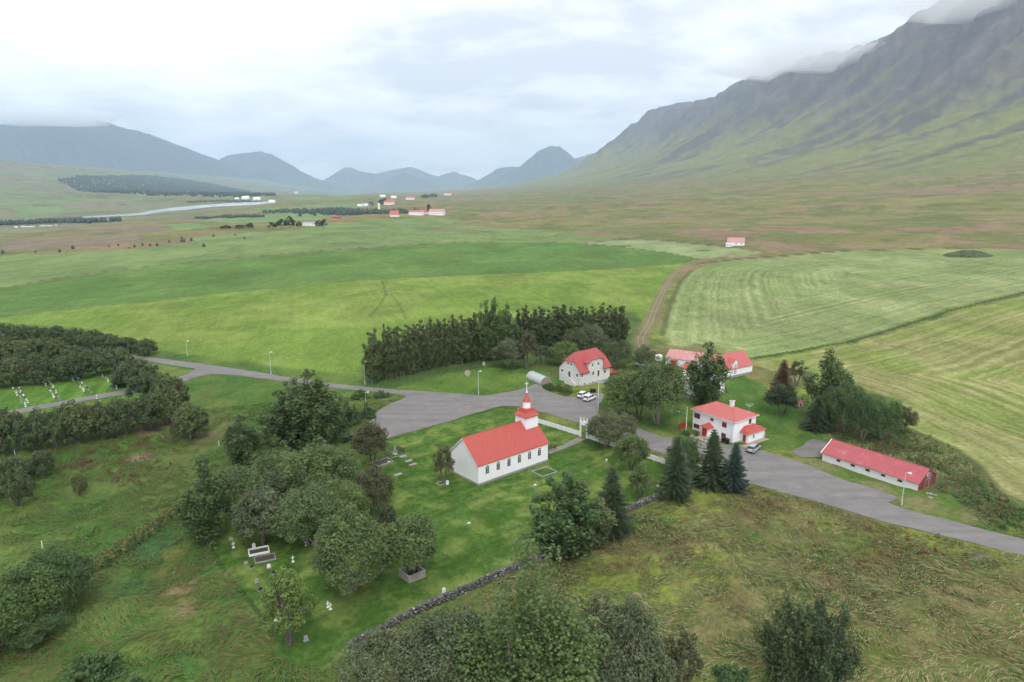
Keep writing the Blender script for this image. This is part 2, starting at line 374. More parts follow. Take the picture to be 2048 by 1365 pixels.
# fell: grass, then scree and rock with streaks down the slope
fell = sstep(1300, 2300, u)
C = lerp(C, c3(.195, .205, .080), fell * .75)
stk = fbm(v / 130 + u / 900, u / 900, 4); stk2 = fbm(v / 45 + u / 500, u / 420 + 9, 4)
rk = sstep(300, 950, Z + (stk - .5) * 1100 + (stk2 - .5) * 500) * sstep(1700, 2600, u)
rock = lerp(np.tile(c3(.108, .100, .104), (len(X), 1)), c3(.155, .128, .120), sstep(.45, .65, stk2))
C = C * (1 - rk[:, None]) + rock * rk[:, None]
C = lerp(C, c3(.090, .083, .082), sstep(.58, .68, stk) * sstep(1500, 2200, u) * .8)
C = lerp(C, c3(.150, .185, .055), sstep(.60, .68, stk2) * sstep(1500, 2200, u) * (1 - rk) * .55)
RG[:] = .6
# near rough meadow
near = 1 - sstep(380, 520, r + 60 * (n_b - .5))
m1 = fbm(X / 9 + 3, Y / 9, 5); m2 = fbm(X / 3.2, Y / 3.2 + 8, 4); m3 = fbm(X / 26 + 9, Y / 26 + 2, 3)
right = sstep(-25, 15, X - 0.25 * (Y - 110))
mead = np.tile(c3(.050, .116, .022), (len(X), 1))
mead = lerp(mead, c3(.120, .150, .040), sstep(.45, .60, m1) * (.45 + .55 * right)); mead = lerp(mead, c3(.150, .110, .055), sstep(.54, .70, m2) * (.10 + .4 * right))
mead = lerp(mead, c3(.170, .150, .062), sstep(.48, .58, m3) * right * .65)
mead = lerp(mead, c3(.185, .225, .040), sstep(.54, .62, fbm(X / 15 + 31, Y / 15 + 2, 3)) * (.12 + .6 * right))
C = C * (1 - near[:, None]) + mead * 1.12 * near[:, None]; RG = RG * (1 - near) + near * (.5 + .5 * right)
def blob(px, py, wx, c, a=1.0):
    global C
    p = G(px, py); s = wpx(p, wx)
    d = np.hypot(X - p.x, Y - p.y) / s + (m1 - .5) * 1.4 + (m2 - .5) * .8
    C = lerp(C, c3(*c), (1 - sstep(.25, 1.25, d)) * a)
def paint(k, ca, cb, ns, soft, rg, stripe=0.0, su=None, lo=.4, hi=.62):
    global C, SU, SA, RG
    P = polys[k]; mg = 30
    sel = np.where((X > P[:, 0].min() - mg) & (X < P[:, 0].max() + mg) & (Y > P[:, 1].min() - mg) & (Y < P[:, 1].max() + mg))[0]
    if not len(sel): return
    xs, ys = X[sel], Y[sel]; sd_ = sdf(P, xs, ys)
    a = sstep(-soft, soft, sd_ + soft * 2.5 * (fbm(xs / (soft * 5), ys / (soft * 5), 3) - .5))
    n = fbm(xs / ns + 5, ys / ns + 1, 5)
    c = lerp(np.tile(c3(*ca), (len(sel), 1)), c3(*cb), sstep(lo, hi, n))
    C[sel] = C[sel] * (1 - a[:, None]) + c * a[:, None]; RG[sel] = RG[sel] * (1 - a) + rg * a
    SA[sel] = SA[sel] * (1 - a) + stripe * a
    if stripe: SU[sel] = np.where(a > .02, sd_ if su is None else su(xs, ys, sd_), SU[sel])
for q in ([(395, 440), (560, 428), (700, 426), (640, 441), (470, 447)], [(20, 416), (110, 412), (170, 421), (40, 434)], [(500, 418), (600, 412), (730, 407), (720, 416), (600, 424)], [(330, 449), (400, 447), (420, 456), (350, 461)], [(380, 477), (500, 464), (540, 468), (470, 477), (400, 484)], [(0, 404), (110, 398), (130, 406), (0, 412)], [(560, 396), (700, 393), (740, 398), (600, 401)]):
    polys['Q'] = poly(q); paint('Q', (.150, .225, .085), (.175, .245, .10), 60, 6, .2)
for q in ([(0, 482), (120, 474), (300, 470), (250, 486), (60, 500), (0, 505)], [(150, 462), (300, 452), (360, 462), (240, 468)], [(330, 436), (420, 428), (450, 432), (380, 441)]):
    polys['Q'] = poly(q); paint('Q', (.185, .150, .105), (.20, .165, .11), 40, 8, .5)
paint('F3', (.138, .198, .066), (.165, .225, .080), 50, 4, .25, .25, lambda x, y, s: x * .35 + y)
paint('F2', (.086, .162, .036), (.104, .182, .044), 40, 2.5, .25, .3, lambda x, y, s: x * .12 + y)
paint('F1', (.132, .208, .036), (.182, .245, .052), 30, 2.0, .35, .30, lambda x, y, s: x * .95 + y * .30)
paint('F6', (.19, .25, .10), (.24, .28, .13), 20, 2, .25, .4, lambda x, y, s: x * .4 + y)
paint('F4', (.175, .232, .082), (.225, .268, .108), 26, 2, .3, 1.0)
f5a, f5b = poly([(1512, 722), (1700, 688), (1900, 628), (2048, 590), (2300, 525)]), poly([(1545, 745), (1690, 790), (1812, 856), (1900, 896), (1950, 931), (1990, 976), (2048, 1016), (2300, 1085)])
paint('F5', (.180, .225, .060), (.235, .240, .090), 16, 1.5, .5, 1.6, lambda x, y, s: np.minimum(linedist(f5a, x, y), linedist(f5b, x, y) * 1.0))
paint('WEED', (.040, .090, .030), (.075, .105, .035), 6, 2.5, 1.0)
paint('BELT', (.055, .105, .026), (.085, .125, .036), 7, 2.0, .8)
paint('YARD1', (.075, .150, .026), (.110, .175, .035), 8, 1.2, .35)
paint('YARD2', (.055, .122, .022), (.095, .150, .032), 7, 1.2, .4)
paint('VERGE', (.090, .150, .030), (.160, .165, .065), 6, .8, .6)
wl = poly([(700, 1297), (1398, 958)]); wd = (wl[1] - wl[0]) / np.linalg.norm(wl[1] - wl[0])
paint('LAWN', (.052, .112, .018), (.118, .170, .038), 3.2, .8, .45, 1.1, lambda x, y, s: (x - wl[0, 0]) * -wd[1] + (y - wl[0, 1]) * wd[0], .42, .66)
cd = (polys['CEM'][1] - polys['CEM'][4]) / np.linalg.norm(polys['CEM'][1] - polys['CEM'][4])
paint('CEM', (.075, .160, .024), (.092, .178, .030), 8, 1.0, .25, 1.1, lambda x, y, s: (x * cd[0] + y * cd[1]) * .9)
paint('CEM2', (.085, .160, .026), (.105, .175, .032), 8, 1.0, .3)
paint('TRI', (.10, .17, .03), (.15, .19, .05), 5, 1.0, .4)
DIRT, DRY, STRAW = (.200, .140, .098), (.190, .160, .085), (.230, .175, .095)
for b in [(300, 858, 34, DIRT), (330, 852, 26, DIRT), (350, 842, 18, DIRT), (295, 912, 30, DIRT, .9), (270, 918, 22, DIRT, .8), (425, 870, 36, DRY), (400, 893, 22, DRY, .8), (455, 850, 26, DRY, .7),
          (200, 1000, 90, (.045, .115, .020), .7), (120, 1030, 80, (.045, .115, .020), .7), (300, 1000, 70, (.11, .13, .035), .6), (250, 1180, 70, (.040, .090, .035), .7), (180, 1230, 80, (.075, .095, .03), .6), (300, 1100, 60, (.04, .095, .04), .7), (330, 1060, 40, (.05, .10, .04), .6), (430, 1290, 70, (.05, .09, .03), .5), (60, 1060, 60, (.05, .12, .02), .6), (345, 1145, 42, (.17, .17, .045), .9), (360, 1190, 60, (.18, .17, .05), .8), (362, 1175, 32, STRAW, .9), (372, 1225, 46, STRAW, .95), (355, 1105, 30, (.15, .16, .04), .8), (480, 1310, 60, (.14, .17, .03), .7), (460, 1230, 40, (.10, .14, .03), .6),
          (770, 800, 22, DRY, .6), (740, 815, 16, DRY, .6), (715, 862, 22, DIRT, .7), (698, 935, 14, DRY, .6), (1180, 1090, 40, (.13, .075, .045), .6), (1110, 1110, 30, (.13, .07, .04), .6), (1440, 975, 42, (.11, .065, .045), .85), (1475, 985, 30, (.11, .065, .045), .7),
          (1330, 650, 14, DRY, .5), (1860, 1005, 40, STRAW, .6), (1960, 1110, 26, (.13, .11, .09), .8), (1400, 700, 60, (.13, .12, .05), .8), (1340, 705, 40, (.12, .11, .045), .8), (1300, 700, 18, DRY, .7), (1560, 760, 50, (.10, .13, .04), .7),
          (1575, 745, 40, STRAW, .4), (1470, 1105, 70, (.21, .23, .06), .85), (1400, 1160, 80, (.20, .235, .035), .85), (1250, 1130, 60, (.13, .10, .045), .7), (1320, 1080, 60, (.15, .12, .05), .6), (1480, 1200, 70, (.14, .10, .05), .6), (1800, 1130, 80, (.16, .125, .06), .7), (1720, 1230, 60, (.19, .165, .075), .7), (1950, 1200, 70, (.20, .17, .075), .7), (1800, 1330, 80, (.13, .15, .04), .7), (1950, 1300, 70, (.10, .12, .035), .6), (1580, 1120, 50, (.14, .105, .05), .6), (1420, 1085, 40, STRAW, .5), (1350, 1210, 60, (.17, .20, .04), .6), (1560, 1055, 60, (.10, .14, .04), .6), (1690, 1075, 70, (.075, .12, .035), .7), (1650, 1170, 60, STRAW, .45), (1850, 1250, 70, (.16, .17, .05), .5), (1600, 990, 40, DRY, .5), (1700, 1030, 40, DRY, .5)]:
    blob(*b)
# drain lines, field edges and tracks
def stroke(pts, wid, c, a=1.0, j=.8):
    global C
    P_ = poly(pts); d = linedist(P_, X, Y) + (m2 - .5) * wid * j
    C = lerp(C, c3(*c), (1 - sstep(wid * .5, wid * 1.1, d)) * a)
stroke([(1505, 718), (1700, 684), (1900, 622), (2048, 586), (2300, 522)], 1.5, (.035, .075, .022))
stroke([(0, 577), (150, 551), (330, 529), (700, 497), (930, 483), (1160, 485), (1330, 505), (1400, 519)], 1.6, (.075, .095, .035), .8)
stroke([(1395, 527), (1500, 517), (1700, 502), (1900, 497), (2048, 499), (2300, 502)], 3.0, (.060, .075, .030), .9)
stroke([(1160, 486), (1250, 479), (1330, 481), (1420, 490)], 4.0, (.085, .085, .042), .8)
stroke([(1324, 672), (1340, 610), (1360, 565), (1385, 540)], 1.6, (.085, .105, .040), .9)
stroke([(1510, 735), (1600, 755), (1700, 800), (1812, 858), (1905, 900), (1955, 940), (2000, 990), (2100, 1030)], 1.8, (.080, .095, .035), .7)
stroke([(765, 562), (772, 590), (760, 610), (740, 632)], .9, (.075, .130, .030), .7); stroke([(783, 590), (800, 612), (812, 640)], .7, (.075, .130, .030), .6)
stroke([(705, 500), (760, 495), (860, 487)], 3, (.05, .08, .03), .6); stroke([(1170, 490), (1215, 492), (1255, 493)], 5, (.05, .085, .035), .8)
stroke([(1375, 500), (1400, 501), (1416, 502)], 4, (.06, .075, .03), .8)
stroke([(388, 1000), (300, 1060), (230, 1105), (170, 1150)], 1.2, (.04, .09, .03), .5)
stroke([(1690, 1260), (1760, 1210), (1850, 1160), (1950, 1110)], .6, (.06, .065, .03), .55, 1.6)
stroke([(402, 1060), (440, 1130), (500, 1205), (548, 1270)], .5, (.030, .070, .018), .8)
dtk = linedist(lines['TRACK'], X, Y) + (m2 - .5) * .8
C = lerp(C, c3(*DRY), (1 - sstep(2.2, 4.5, dtk)) * .7)
# the far bright hay strips on the hill, brown patches on the terrace
for b in [(1370, 383, 50, (.10, .21, .04)), (1345, 380, 30, (.10, .21, .04)), (1420, 387, 24, (.10, .20, .04)), (880, 458, 50, (.18, .13, .07), .9), (930, 462, 34, (.18, .13, .07), .9), (340, 452, 40, (.13, .18, .07), .8),
          (420, 470, 40, (.115, .18, .05), .8), (480, 478, 34, (.115, .18, .05), .8), (600, 424, 40, (.13, .22, .06), .8), (520, 421, 40, (.13, .22, .06), .8), (620, 405, 50, (.14, .19, .08), .7), (680, 404, 40, (.14, .19, .08), .6), (1900, 432, 60, (.09, .14, .045), .7), (1150, 405, 50, (.10, .15, .05), .6), (90, 402, 60, (.14, .21, .10), .8), (60, 425, 60, (.14, .21, .10), .7), (160, 425, 40, (.14, .2, .1), .5), (1130, 357, 40, (.24, .23, .09), .6)]:
    blob(*b)
# micro relief (kept off the roads, tracks and the yard paving)
sdr = np.full(len(X), -99.0); sel = np.where((r < 420))[0]; sdr[sel] = sdf(polys['ROAD'], X[sel], Y[sel])
keep = 1 - sstep(-2.0, -.6, sdr)
for k in ('TRACK', 'GTRACK', 'PATH'):
    dd = linedist(lines[k], X, Y); keep *= sstep(2.0, 4.0, dd) if k != 'PATH' else sstep(.8, 1.8, dd)
sdg = np.full(len(X), -99.0); sdg[sel] = sdf(polys['GRAVEL'], X[sel], Y[sel]); keep *= 1 - sstep(-1.5, -.4, sdg)
Z2 = Z + ((m2 - .5) * .55 + (m1 - .5) * .7) * RG * keep * (r < 600)
Z2 = Z2 + (fbm(X / 1.1, Y / 1.1, 2) - .5) * .30 * np.clip(RG - .4, 0, 1) * keep * (r < 260)
Z2 -= .05 * (1 - keep) * (r < 600)
nr = len(rad)
idx = np.arange(nr * NA).reshape(nr, NA)
quads = np.stack([idx[:-1, :-1], idx[:-1, 1:], idx[1:, 1:], idx[1:, :-1]], -1).reshape(-1, 4)[:, ::-1]
def np_mesh(name, verts, quads_, mat, smooth=True, attrs=None):
    me = bpy.data.meshes.new(name)
    k = quads_.shape[1]
    me.vertices.add(len(verts)); me.vertices.foreach_set('co', np.ascontiguousarray(verts, np.float32).ravel())
    me.loops.add(quads_.size); me.loops.foreach_set('vertex_index', np.ascontiguousarray(quads_, np.int32).ravel())
    me.polygons.add(len(quads_)); me.polygons.foreach_set('loop_start', np.arange(0, quads_.size, k, dtype=np.int32))
    try: me.polygons.foreach_set('loop_total', np.full(len(quads_), k, dtype=np.int32))
    except Exception: pass
    me.update(calc_edges=True)
    if smooth: me.polygons.foreach_set('use_smooth', np.ones(len(quads_), bool))
    for an, (ty, data) in (attrs or {}).items():
        at = me.attributes.new(an, ty, 'POINT')
        at.data.foreach_set('color' if ty == 'FLOAT_COLOR' else 'value', np.ascontiguousarray(data, np.float32).ravel())
    me.materials.append(mat); me.update()
    return me
def ground_material():
    m, t, b, o = newmat('ground_cover')
    pos = nd(t, 'ShaderNodeNewGeometry').outputs['Position']
    at = nd(t, 'ShaderNodeAttribute', attribute_name='tint').outputs['Color']
    su_ = nd(t, 'ShaderNodeAttribute', attribute_name='su').outputs['Fac']
    sa_ = nd(t, 'ShaderNodeAttribute', attribute_name='sa').outputs['Fac']
    rg_ = nd(t, 'ShaderNodeAttribute', attribute_name='rg').outputs['Fac']
    nf = noise(t, pos, 0.9, 6, 0.65, 0.4)
    ng = noise(t, mapping(t, pos, (1, .45, 1), (0, 0, R(-38))), 0.16, 6, 0.62, 0.8)
    nl = noise(t, mapping(t, pos, (1, .6, 1)), 0.02, 8, 0.68, .6)
    def mul(c, f, lo, hi, p0=.3, p1=.7): return mixc(t, 1.0, c, ramp(t, f, [(p0, (lo,) * 3), (p1, (hi,) * 3)]), 'MULTIPLY')
    c = mul(at, nf, .66, 1.30); c = mul(c, ng, .82, 1.18); c = mul(c, nl, .72, 1.26)
    # straw between the green blades
    nst = noise(t, mapping(t, pos, (2.2, .6, 1), (0, 0, R(25))), 0.8, 5, 0.7, 1.2)
    stf = nd(t, 'ShaderNodeMath', operation='MULTIPLY'); t.links.new(ramp(t, nst, [(.52, (0, 0, 0)), (.70, (.6,) * 3)]), stf.inputs[0]); t.links.new(rg_, stf.inputs[1])
    c = mixc(t, stf.outputs[0], c, (.215, .190, .085))
    # swaths left by the mower
    cb = nd(t, 'ShaderNodeCombineXYZ'); t.links.new(su_, cb.inputs[0])
    mp = nd(t, 'ShaderNodeMapping'); t.links.new(cb.outputs[0], mp.inputs[0])
    jit = nd(t, 'ShaderNodeMath', operation='MULTIPLY_ADD'); t.links.new(noise(t, pos, .07, 3), jit.inputs[0]); jit.inputs[1].default_value = 5.0; t.links.new(su_, jit.inputs[2])
    sw = nd(t, 'ShaderNodeTexNoise', noise_dimensions='1D'); sw.inputs['Scale'].default_value = .33; sw.inputs['Detail'].default_value = 3; t.links.new(jit.outputs[0], sw.inputs['W'])
    brk_ = noise(t, pos, .05, 4, .6)
    sf = nd(t, 'ShaderNodeMath', operation='MULTIPLY'); t.links.new(sa_, sf.inputs[0]); t.links.new(ramp(t, brk_, [(.3, (.25,) * 3), (.6, (1, 1, 1))]), sf.inputs[1])
    sl = mixc(t, sf.outputs[0], c, mixc(t, 1.0, c, ramp(t, sw.outputs['Fac'], [(.36, (.78, .82, .74)), (.50, (1, 1, 1)), (.64, (1.30, 1.20, 1.38))]), 'MULTIPLY'))
    t.links.new(sl, b.inputs['Base Color'])
    b.inputs['Roughness'].default_value = .95; b.inputs['Specular IOR Level'].default_value = .08
    bn = noise(t, pos, 1.4, 5, .7, .5)
    hb = nd(t, 'ShaderNodeMath', operation='MULTIPLY'); t.links.new(bn, hb.inputs[0]); t.links.new(rg_, hb.inputs[1])
    bump(t, b, hb.outputs[0], .7, .5)
    return m
GROUND = ground_material()
C = np.clip(C, 0.008, .6)
me = np_mesh('ground', np.stack([X, Y, Z2], -1), quads, GROUND, True, dict(tint=('FLOAT_COLOR', np.concatenate([C, np.ones((len(C), 1))], 1)), su=('FLOAT', SU), sa=('FLOAT', SA), rg=('FLOAT', RG)))
ground = bpy.data.objects.new('ground', me); COL.objects.link(ground)
tag(ground, 'green fields, churchyard lawn, rough meadow and heath running up the fell', 'ground', kind='structure')

# ------------------------------------------------------------------ roads, paths, water
def asphalt(name, col, sc_=.35):
    m, t, b, o = newmat(name)
    pos = nd(t, 'ShaderNodeNewGeometry').outputs['Position']
    a = noise(t, pos, sc_, 6, .6, .6); f = noise(t, pos, 6, 4, .7)
    st = noise(t, mapping(t, pos, (.12, 1.1, 1), (0, 0, R(40))), .5, 4, .6, .3)
    c = ramp(t, a, [(.3, tuple(x * .86 for x in col)), (.7, tuple(x * 1.1 for x in col))])
    c = mixc(t, 1.0, c, ramp(t, f, [(.3, (.9,) * 3), (.7, (1.1,) * 3)]), 'MULTIPLY')
    c = mixc(t, 1.0, c, ramp(t, st, [(.35, (.86,) * 3), (.65, (1.12, 1.1, 1.08))]), 'MULTIPLY')
    t.links.new(c, b.inputs['Base Color']); b.inputs['Roughness'].default_value = .85; b.inputs['Specular IOR Level'].default_value = .25
    bump(t, b, f, .2, .02)
    return m
ASPH = asphalt('asphalt', (.190, .181, .174)); GRAV = asphalt('gravel', (.17, .155, .145), .8); DIRTM = asphalt('dirt_track', (.235, .185, .135), .6)
def sheet(name, P, mat, dz, label, cat, wob=0.0):
    pts = []
    n = len(P); rr = random.Random(3)
    for i in range(n):
        a, b = Vector(P[i]), Vector(P[(i + 1) % n]); k = max(1, int((b - a).length / 2.5))
        if (b - a).length > 200: k = 1
        for j in range(k):
            q = a.lerp(b, j / k); pts.append(q + Vector((rr.uniform(-wob, wob), rr.uniform(-wob, wob))))
    tri = tessellate_polygon([[Vector((p.x, p.y, 0)) for p in pts]])
    mb = MB(); mb.v = [(p.x, p.y, float(hfull(p.x, p.y)) + dz) for p in pts]; mb.f = [tuple(t_) for t_ in tri]
    me = mb.mesh(name, mat)
    if me.polygons[0].normal.z < 0: me.flip_normals()
    o = bpy.data.objects.new(name, me); COL.objects.link(o)
    return tag(o, label, cat, kind='structure')
sheet('road', polys['ROAD'], ASPH, .035, 'grey asphalt road and car park with a branch to the side cemetery', 'road', .22)
sheet('gravel_patch', polys['GRAVEL'], GRAV, .04, 'grey gravel patch at the end of the long barn', 'gravel', .3)
def ribbon(name, P, wid, mat, dz, label, cat, off=0.0):
    pts = []
    for i in range(len(P) - 1):
        a, b = Vector(P[i]), Vector(P[i + 1]); k = max(1, int((b - a).length / 2))
        pts += [a.lerp(b, j / k) for j in range(k)]
    pts.append(Vector(P[-1])); mb = MB(); rr = random.Random(5)
    for i, p in enumerate(pts):
        d = (pts[min(i + 1, len(pts) - 1)] - pts[max(i - 1, 0)]).normalized(); nn = Vector((-d.y, d.x))
        for s in (-1, 1):
            q = p + nn * (off + s * wid * .5 * rr.uniform(.75, 1.2)); mb.v.append((q.x, q.y, float(hfull(q.x, q.y)) + dz))
    mb.f = [(2 * i, 2 * i + 1, 2 * i + 3, 2 * i + 2) for i in range(len(pts) - 1)]
    me = mb.mesh(name, mat)
    if me.polygons[0].normal.z < 0: me.flip_normals()
    o = bpy.data.objects.new(name, me); COL.objects.link(o); return tag(o, label, cat, kind='structure')
ribbon('wheel_rut', lines['TRACK'], .75, DIRTM, .05, 'bare left-hand rut of the dirt track between the hayfields', 'track', .9)
ribbon('wheel_rut', lines['TRACK'], .75, DIRTM, .055, 'bare right-hand rut of the dirt track between the hayfields', 'track', -.9)
ribbon('dirt_road', lines['GTRACK'], 3.2, DIRTM, .05, 'brown dirt road between the willow hedges on the left', 'road')
ribbon('gravel_path', lines['PATH'], 1.9, asphalt('path_gravel', (.22, .20, .165), .8), .06, 'pale gravel path from the white gate to the church', 'path')
def watermat():
    m, t, b, o = newmat('river_water')
    b.inputs['Base Color'].default_value = (.30, .33, .34, 1); b.inputs['Roughness'].default_value = .18
    pos = nd(t, 'ShaderNodeNewGeometry').outputs['Position']
    t.links.new(ramp(t, noise(t, pos, .01, 4), [(.35, (.26, .29, .31)), (.7, (.42, .44, .44))]), b.inputs['Base Color'])
    bump(t, b, noise(t, pos, .3, 3), .1, .2); return m
sheet('river', polys['RIVER'], watermat(), .8, 'pale braided river on the valley floor', 'river')
# ------------------------------------------------------------------ far mountains and the air between
def mountain_material(name, grass, rock, snow_z=1e9):
    m, t, b, o = newmat(name)
    pos = nd(t, 'ShaderNodeNewGeometry').outputs['Position']
    sp = nd(t, 'ShaderNodeSeparateXYZ'); t.links.new(pos, sp.inputs[0])
    n = noise(t, pos, .0035, 6, .65, .6)
    c = ramp(t, n, [(.35, rock), (.65, tuple(.5 * (a + b_) for a, b_ in zip(rock, grass)))])
    mr = nd(t, 'ShaderNodeMapRange'); t.links.new(sp.outputs[2], mr.inputs[0]); mr.inputs[1].default_value = 120; mr.inputs[2].default_value = 520
    c = mixc(t, mr.outputs[0], grass, c)
    if snow_z < 1e8:
        ns = noise(t, pos, .0024, 4, .6, .4)
        ad = nd(t, 'ShaderNodeMath', operation='MULTIPLY_ADD'); t.links.new(ns, ad.inputs[0]); ad.inputs[1].default_value = 900; t.links.new(sp.outputs[2], ad.inputs[2])
        ms = nd(t, 'ShaderNodeMapRange'); t.links.new(ad.outputs[0], ms.inputs[0]); ms.inputs[1].default_value = snow_z; ms.inputs[2].default_value = snow_z + 25
        c = mixc(t, ms.outputs[0], c, (.8, .82, .85))
    t.links.new(c, b.inputs['Base Color']); b.inputs['Roughness'].default_value = 1; b.inputs['Specular IOR Level'].default_value = .05
    return m
MT = mountain_material('far_mountain', (.085, .098, .045), (.052, .054, .060)); MTS = mountain_material('snowy_mountain', (.09, .10, .045), (.052, .054, .060), 2330)
def mountain(name, sky_pts, label, mat, seed, wide=1.9, base=-60):
    rr = np.random.RandomState(seed)
    px = np.array([p[0] for p in sky_pts], float); py = np.array([p[1] for p in sky_pts], float); D = np.array([p[2] for p in sky_pts], float); D = np.where(D > 13500, 20000 + (D - 13500) * .75, D * 1.65)
    n, mm = 150, 61
    t = np.linspace(px[0], px[-1], n); yy = np.interp(t, px, py); dd = np.interp(t, px, D)
    yy = yy + (fbm(t / 14 + seed * 3, t * 0 + seed, 4) - .5) * 5.0
    dx = (t - 1024) / FPX; dy = (yy - 682.5) / FPX
    f = np.cos(PITCH) - dy * np.sin(PITCH); d = np.sin(PITCH) + dy * np.cos(PITCH)
    rx = dx / f * dd; ry = dd; rz = CAM_H - d / f * dd
    dirx, diry = rx / np.hypot(rx, ry), ry / np.hypot(rx, ry)
    s = np.linspace(-1, 1, mm); hh = np.maximum(rz - base, 30)
    V = np.zeros((n, mm, 3))
    for j, q in enumerate(s):
        wv = np.maximum(hh * wide, 500) * q
        bx = rx + dirx * wv; by = ry + diry * wv
        prof = (1 - abs(q)) ** 1.25
        along = np.arange(n) / n
        g_ = np.abs(fbm(rx / 420 + seed + q * .7, ry / 900 + q * 1.6, 4) - .5) * 2
        zz = base + hh * prof - hh * (.45 - g_) * .42 * min(1, abs(q) * 3) * (1 - abs(q)) * 2
        V[:, j] = np.stack([bx, by, zz], -1)
    ii = np.arange(n * mm).reshape(n, mm)
    q4 = np.stack([ii[:-1, :-1], ii[1:, :-1], ii[1:, 1:], ii[:-1, 1:]], -1).reshape(-1, 4)
    me = np_mesh(name, V.reshape(-1, 3), q4, mat)
    o = bpy.data.objects.new(name, me); COL.objects.link(o); return tag(o, label, 'mountain', kind='structure')
mountain('mountain', [(-420, 300, 9000), (-200, 255, 9300), (0, 248, 9600), (50, 246, 9800), (95, 242, 10000), (125, 250, 10000), (165, 241, 10200), (195, 240, 10400), (240, 254, 10700), (300, 268, 11000), (340, 284, 11400), (400, 306, 11900), (440, 322, 12300), (500, 350, 12800), (580, 384, 13400)], 'broad blue mountain with snow patches at the left edge', MTS, 3)
mountain('mountain', [(380, 372, 15500), (430, 324, 15800), (455, 312, 16000), (500, 306, 16300), (525, 303, 16500), (545, 310, 16700), (575, 326, 17000), (600, 342, 17200), (650, 364, 17600), (720, 386, 18000)], 'flat-topped blue mountain left of the valley gap', MT, 9)
mountain('mountain', [(600, 384, 23000), (650, 358, 23000), (690, 334, 23500), (725, 344, 24000), (760, 350, 24000), (830, 386, 24500)], 'pale pointed peak at the left of the distant valley head', MT, 14)
mountain('mountain', [(700, 380, 26000), (760, 346, 26000), (800, 337, 26500), (820, 333, 26500), (850, 345, 27000), (880, 355, 27000), (960, 384, 27500)], 'faint twin-topped mountain at the far end of the valley', MT, 21)
mountain('mountain', [(720, 384, 19500), (780, 356, 19800), (810, 345, 20000), (840, 356, 20200), (900, 384, 20400)], 'low dark pyramid hill in front of the valley head', MT, 22)
mountain('mountain', [(840, 382, 25000), (880, 352, 25000), (910, 344, 25000), (940, 354, 25200), (1000, 384, 25500)], 'pale dome mountain right of the valley head', MT, 27)
mountain('mountain', [(900, 386, 18500), (960, 358, 18600), (1000, 335, 18800), (1040, 333, 19000), (1120, 350, 19300), (1200, 380, 19800)], 'sloping blue ridge behind the steep cone', MT, 31)
mountain('mountain', [(920, 388, 15000), (980, 364, 15000), (1040, 334, 15200), (1075, 304, 15400), (1100, 291, 15500), (1120, 294, 15600), (1150, 317, 15800), (1180, 332, 16000), (1240, 372, 16400)], 'steep blue cone-shaped mountain beside the near fell', MT, 35)
mountain('mountain', [(1060, 384, 20500), (1140, 318, 21000), (1180, 310, 21000), (1230, 300, 21500), (1330, 300, 22000), (1500, 330, 23000)], 'pale plateau between the cone and the near fell', MT, 41)

hz = MB().box(-30000, 30000, -1500, 36000, -160, 2250).build('haze', (hm := bpy.data.materials.new('haze_air')))
hm.use_nodes = True; ht = hm.node_tree
for n in list(ht.nodes): ht.nodes.remove(n)
ho = ht.nodes.new('ShaderNodeOutputMaterial'); hp = ht.nodes.new('ShaderNodeVolumePrincipled')
hp.inputs['Color'].default_value = (.60, .78, 1.0, 1); hp.inputs['Density'].default_value = 5.0e-5; hp.inputs['Anisotropy'].default_value = .1
ht.links.new(hp.outputs[0], ho.inputs['Volume'])
tag(hz, 'thin pale blue haze filling the valley air', 'haze', kind='stuff')
# low cloud snagging on the crest of the fell: closed lumps of thin vapour
cm_ = bpy.data.materials.new('cloud_vapour'); cm_.use_nodes = True; ct = cm_.node_tree
for n in list(ct.nodes): ct.nodes.remove(n)
co_ = ct.nodes.new('ShaderNodeOutputMaterial'); cv = ct.nodes.new('ShaderNodeVolumePrincipled'); cv.inputs['Color'].default_value = (1, 1, 1, 1); cv.inputs['Density'].default_value = .0022
ct.links.new(cv.outputs[0], co_.inputs['Volume'])
def cloud(px, py, D, rx, ry, rz, seed, label):
    dx = (px - 1024) / FPX; dy = (py - 682.5) / FPX; f = math.cos(PITCH) - dy * math.sin(PITCH); d = math.sin(PITCH) + dy * math.cos(PITCH)
    c = Vector((dx / f * D, D, CAM_H - d / f * D)); n, m_ = 40, 24; V = []; rng = np.random.RandomState(seed)
    th = np.linspace(0, 2 * np.pi, n, endpoint=False); ph = np.linspace(0.02, np.pi - .02, m_); TT, PP = np.meshgrid(th, ph)
    ux, uy, uz = np.cos(TT) * np.sin(PP), np.sin(TT) * np.sin(PP), np.cos(PP)
    k = .55 + .9 * fbm(ux * 1.6 + seed * 5 + 7, uy * 1.6 + uz * 1.9 + 9, 4)
    V = np.stack([ux * rx * k, uy * ry * k, uz * rz * k], -1).reshape(-1, 3); ii = np.arange(n * m_).reshape(m_, n)
    q4 = np.stack([ii[:-1], np.roll(ii[:-1], -1, 1), np.roll(ii[1:], -1, 1), ii[1:]], -1).reshape(-1, 4)
    me = np_mesh('cloud', V, q4[:, ::-1], cm_); o = bpy.data.objects.new('cloud', me); COL.objects.link(o); o.location = c; tag(o, label, 'cloud', kind='stuff')
cloud(1990, 0, 4850, 620, 420, 120, 1, 'white cloud hiding the summit dip at the top right')
cloud(1680, 112, 6250, 760, 420, 110, 2, 'white cloud lying on the middle of the fell crest')
cloud(1555, 140, 7350, 700, 420, 100, 3, 'thin cloud trailing along the crest left of the summit')
cloud(60, 236, 15700, 1900, 900, 200, 4, 'white cloud cap on the snowy mountain at left')
